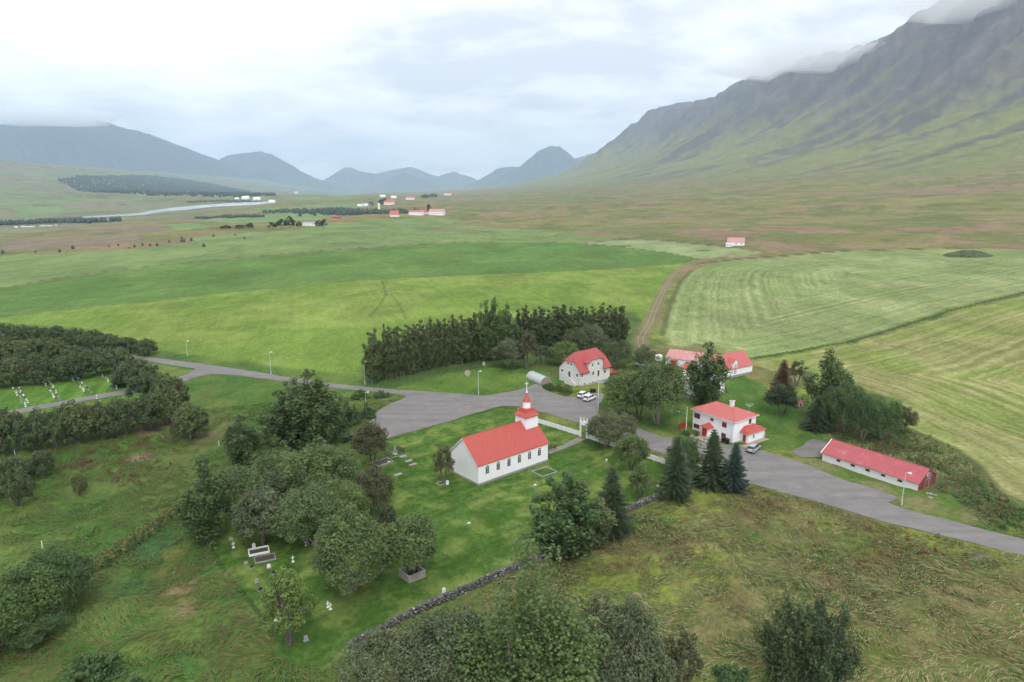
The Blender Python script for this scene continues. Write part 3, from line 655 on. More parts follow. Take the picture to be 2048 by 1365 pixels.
# ------------------------------------------------------------------ foliage
def leafmat(name, col, var=.35, rough=.6, trans=.22):
    m, t, b, o = newmat(name)
    oi = nd(t, 'ShaderNodeObjectInfo'); at = nd(t, 'ShaderNodeAttribute', attribute_name='tone').outputs['Fac']
    lo = tuple(c * (1 - var) for c in col); hi = tuple(c * (1 + var) for c in col)
    c = ramp(t, at, [(0.0, lo), (1.0, (hi[0] * 1.12, hi[1], hi[2] * .95))])
    c = mixc(t, 1.0, c, ramp(t, oi.outputs['Random'], [(0, (.80, .84, .86)), (.5, (1, 1, 1)), (1, (1.18, 1.10, 1.0))]), 'MULTIPLY')
    t.links.new(c, b.inputs['Base Color']); b.inputs['Roughness'].default_value = rough; b.inputs['Specular IOR Level'].default_value = .25
    tr = nd(t, 'ShaderNodeBsdfTranslucent'); t.links.new(c, tr.inputs[0])
    ms = nd(t, 'ShaderNodeMixShader'); ms.inputs[0].default_value = trans
    t.links.new(b.outputs[0], ms.inputs[1]); t.links.new(tr.outputs[0], ms.inputs[2]); t.links.new(ms.outputs[0], o.inputs[0])
    return m
BARK = simple('bark', (.13, .105, .085), .95, .25, 4); BARKP = simple('pale_bark', (.24, .21, .175), .9, .25, 3)
LM = dict(beltpop=leafmat('belt_poplar_leaves', (.112, .160, .062)), dock=leafmat('dock_seed_heads', (.150, .110, .060)), herb=leafmat('yellow_herb', (.185, .215, .065)), poplar=leafmat('poplar_leaves', (.085, .145, .048)), willow=leafmat('willow_leaves', (.122, .190, .068)), spruce=leafmat('spruce_needles', (.062, .098, .044), .35),
          blue=leafmat('blue_spruce_needles', (.062, .100, .076), .3), hedge=leafmat('hedge_willow_leaves', (.098, .142, .058)), bush=leafmat('bush_leaves', (.085, .155, .052)), brown=leafmat('browning_leaves', (.110, .124, .060)), grey=leafmat('grey_willow_leaves', (.122, .160, .082)), bright=leafmat('bright_leaves', (.125, .205, .055)), red=leafmat('rusty_needles', (.115, .085, .048)))
def leaves(centres, rads, cnt, size, rng, up=.35, asp=1.0, tonev=None, flat=1.0):
    """leaf quads scattered over the shells of clumps"""
    n = len(centres); k = np.repeat(np.arange(n), cnt)
    d = rng.normal(size=(len(k), 3)); d /= np.linalg.norm(d, axis=1)[:, None]; d[:, 2] *= flat
    rr = rads[k] * rng.uniform(.35, 1.0, len(k)) ** .6
    p = centres[k] + d * rr[:, None]
    nrm = d * .8 + rng.normal(size=d.shape) * .55; nrm[:, 2] += up; nrm /= np.linalg.norm(nrm, axis=1)[:, None]
    a = np.cross(nrm, rng.normal(size=d.shape)); a /= np.linalg.norm(a, axis=1)[:, None]; b = np.cross(nrm, a)
    s = size * rng.uniform(.6, 1.35, len(k))
    a *= (s * asp)[:, None] * .5; b *= s[:, None] * .5
    V = np.stack([p - a, p - b * .9 + a * .15, p + a, p + b * .9 + a * .15], 1).reshape(-1, 3)
    F = np.arange(len(V)).reshape(-1, 4)
    tone = np.clip((rng.uniform(.2, .8, n) if tonev is None else tonev)[k] + rng.normal(0, .16, len(k)), 0, 1)
    return V, F, np.repeat(tone, 4)
def crown_mesh(name, parts, mat):
    V = np.concatenate([p[0] for p in parts]); off = 0; Fs = []
    for p in parts: Fs.append(p[1] + off); off += len(p[0])
    return np_mesh(name, V, np.concatenate(Fs), mat, False, dict(tone=('FLOAT', np.concatenate([p[2] for p in parts]))))
def limb_mesh(name, segs, mat):
    mb = MB()
    for p0, p1, r0, r1 in segs: mb.cyl(p0, p1, r0, r1, 6, False)
    return mb.mesh(name, mat, True)
PROTO = {}
def make_poplar(seed, H=15.0, Wd=6.0, nl=9, dens=1.0, leafs=.30, bark=BARK, low=.02, tap=.36):
    rng = np.random.RandomState(seed); segs = []; cs = []; rds = []
    segs.append(((0, 0, -.3), (0, 0, H * .5), .24, .15)); segs.append(((0, 0, H * .5), (.1, .05, H * .93), .15, .04))
    lead = [(0, 0, 0.0, H * .95)]
    for i in range(nl):
        a = 2 * math.pi * (i + rng.uniform(-.3, .3)) / nl; ro = Wd * .5 * rng.uniform(.35, .95)
        lead.append((math.cos(a) * ro, math.sin(a) * ro, H * rng.uniform(.02, .2), H * (rng.uniform(.74, 1.0) - tap * (ro / (Wd * .5)) ** 1.3)))
    for x, y, z0, z1 in lead:
        if x or y: segs.append(((x * .1, y * .1, z0 * .8), (x * .75, y * .75, (z0 + z1) * .5), .09, .05)); segs.append(((x * .75, y * .75, (z0 + z1) * .5), (x, y, z1), .05, .015))
        n = int(17 * dens * (1.5 if not (x or y) else 1))
        for k in range(n):
            t = (k + rng.uniform(0, 1)) / n
            z = z0 + H * low + (z1 - z0 - H * low) * t
            q = min(1, .25 + t * 1.0); sp = Wd * .11 * (1.15 - .62 * t)
            cs.append((x * q + rng.normal(0, sp), y * q + rng.normal(0, sp), z)); rds.append(Wd * (.165 - .085 * t) * rng.uniform(.8, 1.25))
    cs = np.array(cs); rds = np.array(rds)
    tone = np.clip(rng.uniform(.15, .85, len(cs)), 0, 1)
    return segs, [leaves(cs, rds * .86, int(46 * dens), leafs, rng, .3, 1.0, tone, 2.0)]
def make_willow(seed, H=8.0, Wd=8.0, n=170, per=110, leafs=.155, trunks=3, low=.12, droop=0.0, open_=0.0):
    rng = np.random.RandomState(seed); segs = []; cs = []; rds = []
    for i in range(trunks):
        a = 2 * math.pi * (i + rng.uniform(0, .6)) / trunks; k = Wd * .20 * rng.uniform(.6, 1.2) if trunks > 1 else 0.0
        m_ = (math.cos(a) * k, math.sin(a) * k, H * .40); segs.append(((math.cos(a) * .12, math.sin(a) * .12, -.3), m_, .17, .11))
        for j in range(5):
            a2 = a + rng.uniform(-1.3, 1.3); k2 = Wd * rng.uniform(.15, .40)
            e_ = (m_[0] * .5 + math.cos(a2) * k2, m_[1] * .5 + math.sin(a2) * k2, H * rng.uniform(.6, .9)); segs.append((m_, e_, .085, .02))
    while len(cs) < n:
        d = rng.normal(size=3); d /= np.linalg.norm(d)
        if d[2] < -.45: continue
        q = rng.uniform(.45, 1.0) ** .5; lump = 1 + .22 * math.sin(3 * math.atan2(d[1], d[0]) + seed) * math.cos(2.3 * d[2] + seed * 2) + rng.normal(0, .05)
        x, y = d[0] * Wd * .43 * q * lump, d[1] * Wd * .43 * q * lump
        z = H * (low + (1 - low) * .46) + d[2] * H * (1 - low) * .5 * q * lump
        cs.append((x, y, max(z, H * .12))); rds.append(Wd * rng.uniform(.075, .125))
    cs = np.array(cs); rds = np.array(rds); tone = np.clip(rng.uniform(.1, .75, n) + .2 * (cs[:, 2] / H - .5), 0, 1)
    return segs, [leaves(cs, rds, per, leafs, rng, .4, 1.4, tone)]
def make_spruce(seed, H=11.0, Wd=5.5, layers=24, leafs=.34):
    rng = np.random.RandomState(seed); segs = [((0, 0, -.3), (0, 0, H * .97), .2, .02)]; V = []; T = []
    for l in range(layers):
        t = l / (layers - 1); z = H * (.05 + .93 * t); Rr = Wd * .5 * (1 - t) ** .85 * rng.uniform(.85, 1.12) + .12
        nb = int(6 + 8 * (1 - t)); a0 = rng.uniform(0, 6)
        for i in range(nb):
            a = a0 + 2 * math.pi * i / nb + rng.normal(0, .12); rb = Rr * rng.uniform(.72, 1.12); tn = rng.uniform(.1, .9)
            dx, dy = math.cos(a), math.sin(a); ns = max(3, int(rb / .22))
            for s_ in range(ns):
                f = (s_ + .6) / ns; cx, cy = dx * rb * f, dy * rb * f; cz = z - .30 * rb * f + .16 * rb * f * f + .1
                wd = (.16 + .55 * (1 - f) * min(1, rb)) * rng.uniform(.7, 1.2) * .75
                for sd_ in (-1, 1):
                    p = np.array([cx, cy, cz]); tip = p + np.array([dx * leafs * .9 - dy * sd_ * wd, dy * leafs * .9 + dx * sd_ * wd, -.10 - .15 * rng.rand()])
                    wv = np.array([dx, dy, 0]) * leafs * .38; V += [p - wv, p + wv, tip + wv * .5, tip - wv * .5]; T += [np.clip(tn + rng.normal(0, .12), 0, 1)] * 4
                hang = np.array([cx, cy, cz]); wv = np.array([dx, dy, 0]) * leafs * .5; V += [hang - wv, hang + wv, hang + wv * .4 - np.array([0, 0, .32]), hang - wv * .4 - np.array([0, 0, .32])]; T += [np.clip(tn - .1, 0, 1)] * 4
    V = np.array(V); return segs, [(V, np.arange(len(V)).reshape(-1, 4), np.array(T))]
def make_bush(seed, H=3.0, Wd=4.5, n=60, per=75, leafs=.20):
    rng = np.random.RandomState(seed); cs = []; rds = []
    segs = [((0, 0, -.2), (rng.uniform(-.3, .3) * Wd, rng.uniform(-.3, .3) * Wd, H * .6), .06, .02) for i in range(6)]
    while len(cs) < n:
        d = rng.normal(size=3); d /= np.linalg.norm(d); d[2] = abs(d[2]); q = rng.uniform(.3, 1) ** .5
        lump = 1 + .2 * math.sin(3 * math.atan2(d[1], d[0]) + seed) + rng.normal(0, .08)
        cs.append((d[0] * Wd * .42 * q * lump, d[1] * Wd * .42 * q * lump, d[2] * H * .78 * q * lump + .15)); rds.append(Wd * rng.uniform(.07, .12))
    return segs, [leaves(np.array(cs), np.array(rds), per, leafs, rng, .45, 1.2)]
DIM = dict(poplar=(15., 6.), bigpop=(16., 9.), belt=(17., 4.2), willow=(8., 8.), round=(7., 7.), thin=(6., 4.), spruce=(11., 5.5), bush=(3., 4.5), hedge=(5., 6.5), pine=(9., 5.), far=(10., 6.))
def proto(kind, var, leaf):
    key = (kind, var, 'crown')
    if key in PROTO: return PROTO[key]
    gk = (kind, var)
    s = var * 7 + len(kind) * 3
    if gk not in PROTO:
        PROTO[gk] = {'poplar': lambda: make_poplar(s, dens=1.15, leafs=.30), 'bigpop': lambda: make_poplar(s + 2, 16, 9, 14, 1.7, .21, tap=.62), 'belt': lambda: make_poplar(s + 5, 17, 4.2, 6, 1.3, .30, BARKP, .04),
                     'willow': lambda: make_willow(s), 'round': lambda: make_willow(s + 1, 7, 7, 125, 95, .18, 2, .16), 'thin': lambda: make_willow(s + 2, 6, 4, 80, 60, .14, 2, .14),
                     'spruce': lambda: make_spruce(s), 'bush': lambda: make_bush(s), 'hedge': lambda: make_willow(s + 4, 5, 6.5, 95, 85, .22, 4, .05), 'pine': lambda: make_poplar(s + 9, 9, 5, 7, 1.1, .22, BARK, .04),
                     'far': lambda: make_willow(s + 3, 10, 6, 44, 30, .6, 1, -.08)}[kind]()
    segs, parts = PROTO[gk]
    tk = (kind, var, 'trunk')
    if tk not in PROTO: PROTO[tk] = limb_mesh(kind + '_trunk', segs, BARKP if kind in ('belt', 'willow') else BARK)
    PROTO[key] = (PROTO[tk], crown_mesh(kind + '_crown', parts, LM[leaf]))
    return PROTO[key]
TR = random.Random(11)
ORD = ['first', 'second', 'third', 'fourth', 'fifth', 'sixth', 'seventh', 'eighth', 'ninth', 'tenth', 'eleventh', 'twelfth', 'thirteenth', 'fourteenth', 'fifteenth', 'sixteenth', 'seventeenth']
def tree(kind, leaf, xb, yb, yt, wp, label, name=None, group=None, cat=None, var=None):
    p = G(xb, yb); h = max(.5, zat(p, yt) - p.z); wd = wpx(p, wp)
    H0, W0 = DIM[kind]; vv = TR.randrange(3) if var is None else var
    tm, cm = proto(kind, vv, leaf)
    nm = name or dict(poplar='poplar_tree', bigpop='poplar_tree', belt='poplar_tree', willow='willow_tree', round='willow_tree', thin='young_tree', spruce='spruce_tree', bush='bush', hedge='willow_bush', pine='poplar_tree', far='tree')[kind]
    e_ = empty(nm, (p.x, p.y, p.z - .08), TR.uniform(0, 6.28), label, cat or ('bush' if 'bush' in nm else 'tree'), group)
    s = (wd / W0, wd / W0, h / H0)
    link_mesh('trunk', tm, e_, scale=s); co_ = link_mesh('crown', cm, e_, scale=s); co_.material_slots[0].link = 'OBJECT'; co_.material_slots[0].material = LM[leaf]
    return e_
# --- bottom edge
tree('bigpop', 'poplar', 1065, 1450, 1072, 300, 'largest dark green poplar rising from the bottom edge in front of the stone wall', var=0)
tree('willow', 'grey', 895, 1410, 1236, 200, 'grey-green willow at the bottom edge just left of the largest poplar')
tree('willow', 'grey', 770, 1420, 1275, 170, 'leftmost grey willow at the bottom edge below the end of the stone wall')
tree('willow', 'grey', 1232, 1410, 1212, 190, 'dark grey willow at the bottom edge just right of the largest poplar')
tree('round', 'grey', 1300, 1440, 1290, 110, 'small grey willow in the bottom edge between the dark willow and a thin sapling')
tree('thin', 'brown', 1362, 1400, 1262, 80, 'thin brownish sapling at the bottom edge right of the grey willows')
tree('pine', 'spruce', 1558, 1372, 1185, 105, 'left-hand of three spiky dark poplars in the lower right meadow')
tree('pine', 'spruce', 1622, 1385, 1180, 100, 'middle of three spiky dark poplars in the lower right meadow')
tree('pine', 'spruce', 1665, 1378, 1208, 90, 'right-hand of three spiky dark poplars in the lower right meadow')
tree('bush', 'bush', 1462, 1368, 1330, 80, 'low leafy green bush cut by the bottom edge left of the spiky poplars')
tree('bush', 'bush', 180, 1362, 1312, 120, 'round dark green bush alone at the bottom left of the meadow')
tree('bush', 'bush', 265, 1385, 1352, 70, 'small green bush cut by the bottom edge right of the round bush')
for x, yb, yt, wq, l in [(8, 1290, 1165, 150, 'large dark willow bush cut by the left edge near the bottom'), (70, 1262, 1128, 130, 'dark willow bush in the lower left thicket, second from the left edge'), (118, 1230, 1102, 110, 'tall dark willow bush near the right end of the lower left thicket'), (152, 1195, 1108, 70, 'grey willow bush at the right tip of the lower left thicket'), (75, 1285, 1225, 90, 'low green bush in front of the lower left thicket')]:
    tree('willow', 'bush', x, yb, yt, wq * 1.2, l, name='willow_bush', cat='bush')
for x, yb, yt, wq, l in [(18, 985, 912, 75, 'dark willow bush at the left edge below the lower hedge'), (35, 1012, 940, 60, 'grey willow bush in front of the dark one at the left edge'), (88, 952, 902, 48, 'round dark bush right of the pair at the left edge'), (56, 955, 918, 30, 'narrow dark bush between the round bush and the left edge'), (160, 992, 950, 28, 'small lone grey bush in the left meadow')]:
    tree('hedge', 'hedge', x, yb, yt, wq, l)
# --- left hedges
hg = [(-20, 905, 815, 95), (30, 905, 822, 80), (75, 900, 826, 70), (115, 895, 818, 75), (160, 885, 806, 80), (205, 876, 808, 75), (250, 868, 800, 75), (295, 860, 790, 75), (335, 850, 778, 70)]
for i, (x, yb, yt, wq) in enumerate(hg): tree('hedge', 'hedge', x, yb, yt, wq, ORD[i] + ' willow bush from the left in the hedge between side cemetery and meadow', group='lower willow hedge on the left')
for x, yb, yt, wq, l in [(385, 876, 812, 78, 'big round willow bush standing alone at the right end of the lower hedge'), (300, 806, 742, 72, 'olive willow bush over the cemetery path near the junction'), (345, 822, 752, 74, 'tall olive willow bush closest to the road junction'), (275, 775, 718, 80, 'brownish willow bush at the top right corner of the side cemetery')]:
    tree('hedge', 'hedge', x, yb, yt, wq, l)
tree('spruce', 'blue', 240, 772, 712, 36, 'dark spruce beside the last grave row of the side cemetery')
for i, (x, yb, yt, wq) in enumerate([(-15, 775, 712, 80), (30, 772, 716, 70), (75, 768, 714, 70), (118, 762, 712, 68), (160, 756, 706, 68), (200, 750, 700, 62), (232, 742, 696, 60)]):
    tree('hedge', 'hedge', x, yb, yt, wq, ORD[i] + ' willow bush from the left in the hedge along the top of the cemetery', group='upper cemetery hedge')
for i, (x, yb, yt, wq) in enumerate([(-20, 735, 676, 80), (25, 730, 678, 70), (70, 728, 678, 70), (112, 724, 682, 60), (150, 726, 694, 55), (195, 728, 698, 60), (5, 700, 650, 70)]):
    tree('hedge', 'hedge', x, yb, yt, wq, (ORD[i] + ' willow bush from the left in the thicket before the dirt road' if i < 6 else 'willow bush at the left edge behind the thicket'), group='middle willow thicket on the left')
for i, (x, yb, yt, wq) in enumerate([(40, 688, 652, 55), (78, 690, 650, 55), (115, 693, 654, 55), (150, 697, 659, 55), (185, 700, 662, 55), (218, 704, 668, 50), (258, 707, 675, 48), (292, 711, 679, 46)]):
    tree('hedge', 'hedge', x, yb, yt, wq, ORD[i] + ' willow bush from the left in the row beside the big field', group='top willow row on the left')
# --- poplar clump left of the church
for x, yb, yt, wq, l in [(625, 900, 735, 120, 'tallest poplar in the clump between the road and the churchyard'), (572, 895, 772, 95, 'second tallest poplar, left neighbour of the tallest in the clump'), (655, 880, 765, 70, 'slim poplar on the right flank of the clump by the road'), (592, 880, 752, 80, 'poplar in the middle back of the clump by the road'), (490, 938, 825, 80, 'lower poplar standing apart left of the clump'), (530, 940, 850, 80, 'bushy poplar filling the gap left of the clump')]:
    tree('poplar', 'poplar', x, yb, yt, wq, l)
for x, yb, yt, wq, l in [(700, 850, 806, 45, 'dark bush beside the lamp post at the car park corner'), (678, 862, 828, 45, 'low dark bush left of the car park corner'), (735, 836, 802, 34, 'small bush behind the bench at the car park'), (720, 798, 780, 40, 'leafy flower bush between the road and the car park bench'), (762, 795, 780, 34, 'broad-leaved plant bush beside the car park entrance')]:
    tree('bush', 'bush', x, yb, yt, wq, l)
# --- churchyard
for k, lf, x, yb, yt, wq, l in [('poplar', 'poplar', 415, 1088, 903, 95, 'tall dark poplar at the left corner of the churchyard'), ('willow', 'willow', 478, 1040, 935, 130, 'green willow right of the corner poplar in the churchyard'), ('round', 'grey', 525, 1088, 985, 120, 'grey willow shading the kerbed grave pair'), ('willow', 'willow', 560, 985, 905, 110, 'willow below the poplar clump at the top of the churchyard grove'),
        ('willow', 'willow', 640, 1010, 892, 160, 'large spreading willow in the middle of the churchyard grove'), ('willow', 'willow', 620, 1090, 975, 150, 'wide willow behind the two front trees of the grove'), ('willow', 'willow', 705, 1182, 1028, 165, 'front willow with leaning bare trunks over a concrete grave wall'), ('round', 'willow', 818, 1150, 1030, 130, 'round willow growing behind the square grave wall'),
        ('round', 'brown', 748, 1028, 935, 90, 'brownish willow with a slim bare stem at the right of the grove'), ('round', 'brown', 745, 930, 846, 72, 'lone brown willow beside the iron grave railing'), ('thin', 'brown', 889, 968, 888, 44, 'thin bare young tree at the left gable of the church'), ('thin', 'bright', 580, 1288, 1140, 110, 'airy yellow-green tree near the lower churchyard corner'),
        ('round', 'grey', 585, 1010, 930, 110, 'grey willow in the left half of the grove'), ('willow', 'willow', 690, 1060, 965, 110, 'willow between the middle of the grove and the brown slim one'), ('thin', 'spruce', 775, 1080, 1005, 50, 'small dark sapling behind the round willow')]:
    tree(k, lf, x, yb, yt, wq, l)
# --- along the stone wall and the white fence
for k, lf, x, yb, yt, wq, l in [('poplar', 'bush', 1128, 1112, 938, 135, 'tall dark tree, left of three along the inside of the stone wall'), ('poplar', 'hedge', 1168, 1098, 955, 110, 'brown-tinged tree, middle of three along the stone wall'), ('spruce', 'spruce', 1222, 1066, 932, 104, 'dark spruce with a rusty top, right of three along the stone wall'), ('thin', 'willow', 1280, 1002, 930, 52, 'small lollipop willow inside the corner of the stone wall'),
        ('round', 'willow', 1262, 940, 866, 74, 'round willow leaning over the white fence'), ('willow', 'grey', 1213, 893, 825, 88, 'grey willow at the fence right of the white gate'), ('round', 'grey', 1250, 888, 828, 52, 'smaller grey willow right of the gate willow at the roadside'), ('spruce', 'spruce', 1350, 996, 872, 78, 'spruce at the corner where wall and white fence meet'), ('spruce', 'red', 1349, 992, 878, 30, 'narrow rusty spruce in front of the corner spruce'),
        ('round', 'bush', 1366, 955, 874, 72, 'dark leafy tree behind the corner spruce'), ('spruce', 'spruce', 1422, 972, 858, 82, 'tall green spruce by the road in front of the white house'), ('spruce', 'blue', 1466, 980, 884, 66, 'blue-grey spruce right of the tall green one by the road')]:
    tree(k, lf, x, yb, yt, wq, l)
# --- by the houses
for k, lf, x, yb, yt, wq, l in [('willow', 'willow', 1248, 828, 748, 92, 'willow on the grass right of the parked white cars'), ('willow', 'willow', 1315, 848, 722, 118, 'biggest willow on the lawn between the two houses'), ('round', 'willow', 1278, 838, 742, 80, 'willow between the biggest willow and the parked cars'), ('poplar', 'poplar', 1410, 808, 680, 92, 'tall poplar in front of the white block and red-roofed sheds'),
        ('spruce', 'red', 1562, 802, 718, 62, 'dull reddish spruce at the edge of the far garden'), ('thin', 'brown', 1592, 772, 720, 36, 'small brown tree behind the reddish spruce'), ('round', 'spruce', 1562, 830, 768, 66, 'dark tree in front of the reddish spruce'), ('poplar', 'poplar', 1652, 838, 692, 84, 'tallest dark tree in the garden beside the hayfield'), ('spruce', 'spruce', 1632, 860, 790, 62, 'dark spruce beside the little red-roofed kennel'),
        ('willow', 'bush', 1690, 862, 765, 86, 'dark tree right of the tallest garden tree'), ('willow', 'bush', 1722, 884, 790, 80, 'dark tree with bare stems behind the long barn'), ('willow', 'bush', 1762, 878, 800, 76, 'dark tree second from the right end of the garden belt'), ('round', 'brown', 1806, 868, 812, 46, 'last small tree at the right end of the garden belt'),
        ('round', 'grey', 1018, 738, 680, 70, 'grey willow in front of the poplar belt above the greenhouse'), ('thin', 'brown', 1054, 738, 660, 44, 'dying brown tree in front of the poplar belt'), ('thin', 'grey', 1086, 728, 690, 36, 'half-bare grey tree left of the gabled house'), ('willow', 'bright', 1128, 730, 684, 70, 'bright green tree behind the left gable of the house'),
        ('willow', 'grey', 1182, 712, 652, 74, 'large grey willow right behind the gabled house roof'), ('willow', 'hedge', 1232, 735, 682, 66, 'olive willow at the right of the gabled house'), ('round', 'grey', 1286, 742, 690, 46, 'grey willow half hiding a silver car by the track'), ('willow', 'hedge', 1150, 712, 660, 60, 'dark willow behind the chimney side of the gabled house')]:
    tree(k, lf, x, yb, yt, wq, l)
for x, yb, yt, wq, l in [(1098, 778, 764, 26, 'left end bush of the clipped hedge by the gabled house'), (1116, 782, 766, 28, 'bush in the hedge, second from its left end by the gabled house'), (1134, 786, 769, 28, 'bush in the hedge nearest to the parked white cars'), (1080, 760, 750, 22, 'low bush beside the greenhouse'), (1372, 870, 858, 20, 'flower bush at the foot of the flagpole'), (1392, 872, 862, 14, 'small flower bush by the porch')]:
    tree('bush', 'bush', x, yb, yt, wq, l)
# --- shelter belt of poplars
def belt(x0, y0, x1, y1, top0, top1, n, wq, lab, grp, jit=6, ordn=None):
    lab0 = lab
    for i in range(n):
        lab = lab0 if ordn is None else ORD[ordn + i] + ' ' + lab0
        t = (i + .5) / n; j = TR.uniform(-jit, jit)
        tree('belt', 'beltpop', x0 + (x1 - x0) * t + TR.uniform(-3, 3), y0 + (y1 - y0) * t + TR.uniform(-2, 2), top0 + (top1 - top0) * t + j, wq * TR.uniform(.85, 1.25), lab, group=grp)
belt(738, 768, 905, 730, 658, 632, 13, 30, 'slender poplar from the left in the front row of the shelter belt', 'front row of the poplar belt', ordn=0)
belt(745, 758, 960, 715, 650, 622, 14, 30, 'slender poplar in the back row of the left half of the shelter belt', 'back row of the poplar belt')
belt(905, 730, 958, 722, 640, 630, 4, 30, 'slender poplar from the left in the front row of the shelter belt', 'front row of the poplar belt', ordn=13)
for x, yb, yt, wq, l in [(972, 722, 596, 50, 'left of the three tallest poplars in the shelter belt'), (992, 720, 590, 52, 'middle of the three tallest poplars in the shelter belt'), (1012, 716, 602, 46, 'right of the three tallest poplars in the shelter belt')]:
    tree('poplar', 'poplar', x, yb, yt, wq, l)
belt(1030, 702, 1252, 690, 612, 612, 15, 32, 'slender poplar in the right half of the shelter belt behind the gabled house', 'right half of the poplar belt', 8)
belt(1040, 694, 1250, 682, 612, 606, 11, 32, 'slender poplar in the right half of the shelter belt behind the gabled house', 'right half of the poplar belt', 6)
# ------------------------------------------------------------------ buildings
def window(parent, x0, x1, z0, z1, face='y', at=0.0, out=-1, frame=WHITE, fw=.09, mun=(2, 2), name='window', arch=False, fd=.05):
    """a framed window on a wall plane; face 'y' = plane y=at (runs along x), 'x' = plane x=at (runs along y)"""
    mb = MB(); gl = MB()
    def bx(m_, a0, a1, c0, c1, d0, d1):
        d0, d1 = sorted((at + out * d0, at + out * d1))
        if face == 'y': m_.box(a0, a1, d0, d1, c0, c1)
        else: m_.box(d0, d1, a0, a1, c0, c1)
    bx(mb, x0, x0 + fw, z0, z1, -.02, fd); bx(mb, x1 - fw, x1, z0, z1, -.02, fd)
    bx(mb, x0 + fw, x1 - fw, z0, z0 + fw, -.02, fd); bx(mb, x0 + fw, x1 - fw, z1 - fw, z1, -.02, fd)
    nx, nz = mun
    for i in range(1, nx):
        c = x0 + (x1 - x0) * i / nx; bx(mb, c - fw * .3, c + fw * .3, z0 + fw, z1 - fw, -.02, fd * .8)
    for i in range(1, nz):
        c = z0 + (z1 - z0) * i / nz; bx(mb, x0 + fw, x1 - fw, c - fw * .25, c + fw * .25, -.02, fd * .7)
    bx(gl, x0 + fw * .5, x1 - fw * .5, z0 + fw * .5, z1 - fw * .5, -.02, fd * .35)
    if arch:
        c = (x0 + x1) / 2; rr_ = (x1 - x0) / 2; n = 10
        d0, d1 = sorted((at + out * -.02, at + out * fd)); g0, g1 = sorted((at + out * -.02, at + out * fd * .35))
        o_ = [(c + rr_ * math.cos(math.pi * i / n), z1 + rr_ * .85 * math.sin(math.pi * i / n)) for i in range(n + 1)]
        i_ = [(c + (rr_ - fw) * math.cos(math.pi * i / n), z1 + (rr_ * .85 - fw) * math.sin(math.pi * i / n)) for i in range(n + 1)]
        P3 = lambda q, d: (q[0], d, q[1]) if face == 'y' else (d, q[0], q[1])
        for i in range(n): mb.add([P3(o_[i], d0), P3(o_[i + 1], d0), P3(i_[i + 1], d0), P3(i_[i], d0), P3(o_[i], d1), P3(o_[i + 1], d1), P3(i_[i + 1], d1), P3(i_[i], d1)], [(4, 5, 6, 7), (0, 1, 5, 4), (2, 3, 7, 6)])
        gl.add([P3(q, g0) for q in i_] + [P3(q, g1) for q in i_], [tuple(range(n + 1)), tuple(range(n + 1, 2 * n + 2))])
        for a_ in (.33, .5, .67):
            q = (c + (rr_ - fw) * math.cos(math.pi * a_), z1 + (rr_ * .85 - fw) * math.sin(math.pi * a_)); mb.cyl(P3((c, z1), (d0 + d1) / 2), P3(q, (d0 + d1) / 2), fw * .3, None, 4)
    f = gl.build(name, GLASS, parent); mb.build('frame', frame, f)
    return f
def door(parent, x0, x1, z0, z1, face, at, out, mat, leaf=1, frame=WHITE):
    mb = MB(); fr = MB()
    def bx(m_, a0, a1, c0, c1, d0, d1):
        d0, d1 = sorted((at + out * d0, at + out * d1))
        if face == 'y': m_.box(a0, a1, d0, d1, c0, c1)
        else: m_.box(d0, d1, a0, a1, c0, c1)
    wd = (x1 - x0) / leaf
    for i in range(leaf):
        a0 = x0 + wd * i + .02; a1 = x0 + wd * (i + 1) - .02
        bx(mb, a0, a1, z0, z1, -.02, .04); bx(mb, a0 + .15, a1 - .15, z0 + .2, z0 + (z1 - z0) * .42, .04, .06); bx(mb, a0 + .15, a1 - .15, z0 + (z1 - z0) * .52, z1 - .15, .04, .06)
    bx(fr, x0 - .09, x0, z0, z1 + .09, -.02, .07); bx(fr, x1, x1 + .09, z0, z1 + .09, -.02, .07); bx(fr, x0, x1, z1, z1 + .09, -.02, .07)
    d = mb.build('door', mat, parent); fr.build('frame', frame, d)
    h = MB(); bx(h, x1 - .16, x1 - .10, z0 + (z1 - z0) * .46, z0 + (z1 - z0) * .5, .04, .12); h.build('handle', STEEL, d)
    return d
# ---------- the church
ch = empty('church', G(957, 972), R(41.3), 'white timber church with red roof, arched windows and a stepped tower', 'church')
Lc, Wc, EV, RZ = 19.35, 9.86, 4.2, 8.65
MB().box(-.06, Lc + .06, -.06, Wc + .06, -.4, .42).build('foundation', CONC, ch)
mb = MB()
mb.add([(0, 0, .42), (0, Wc, .42), (0, Wc, EV), (0, Wc / 2, RZ), (0, 0, EV), (Lc, 0, .42), (Lc, Wc, .42), (Lc, Wc, EV), (Lc, Wc / 2, RZ), (Lc, 0, EV)],
       [(0, 1, 2, 3, 4), (9, 8, 7, 6, 5), (0, 4, 9, 5), (1, 6, 7, 2), (0, 5, 6, 1)])
mb.build('wall', WHITE, ch)
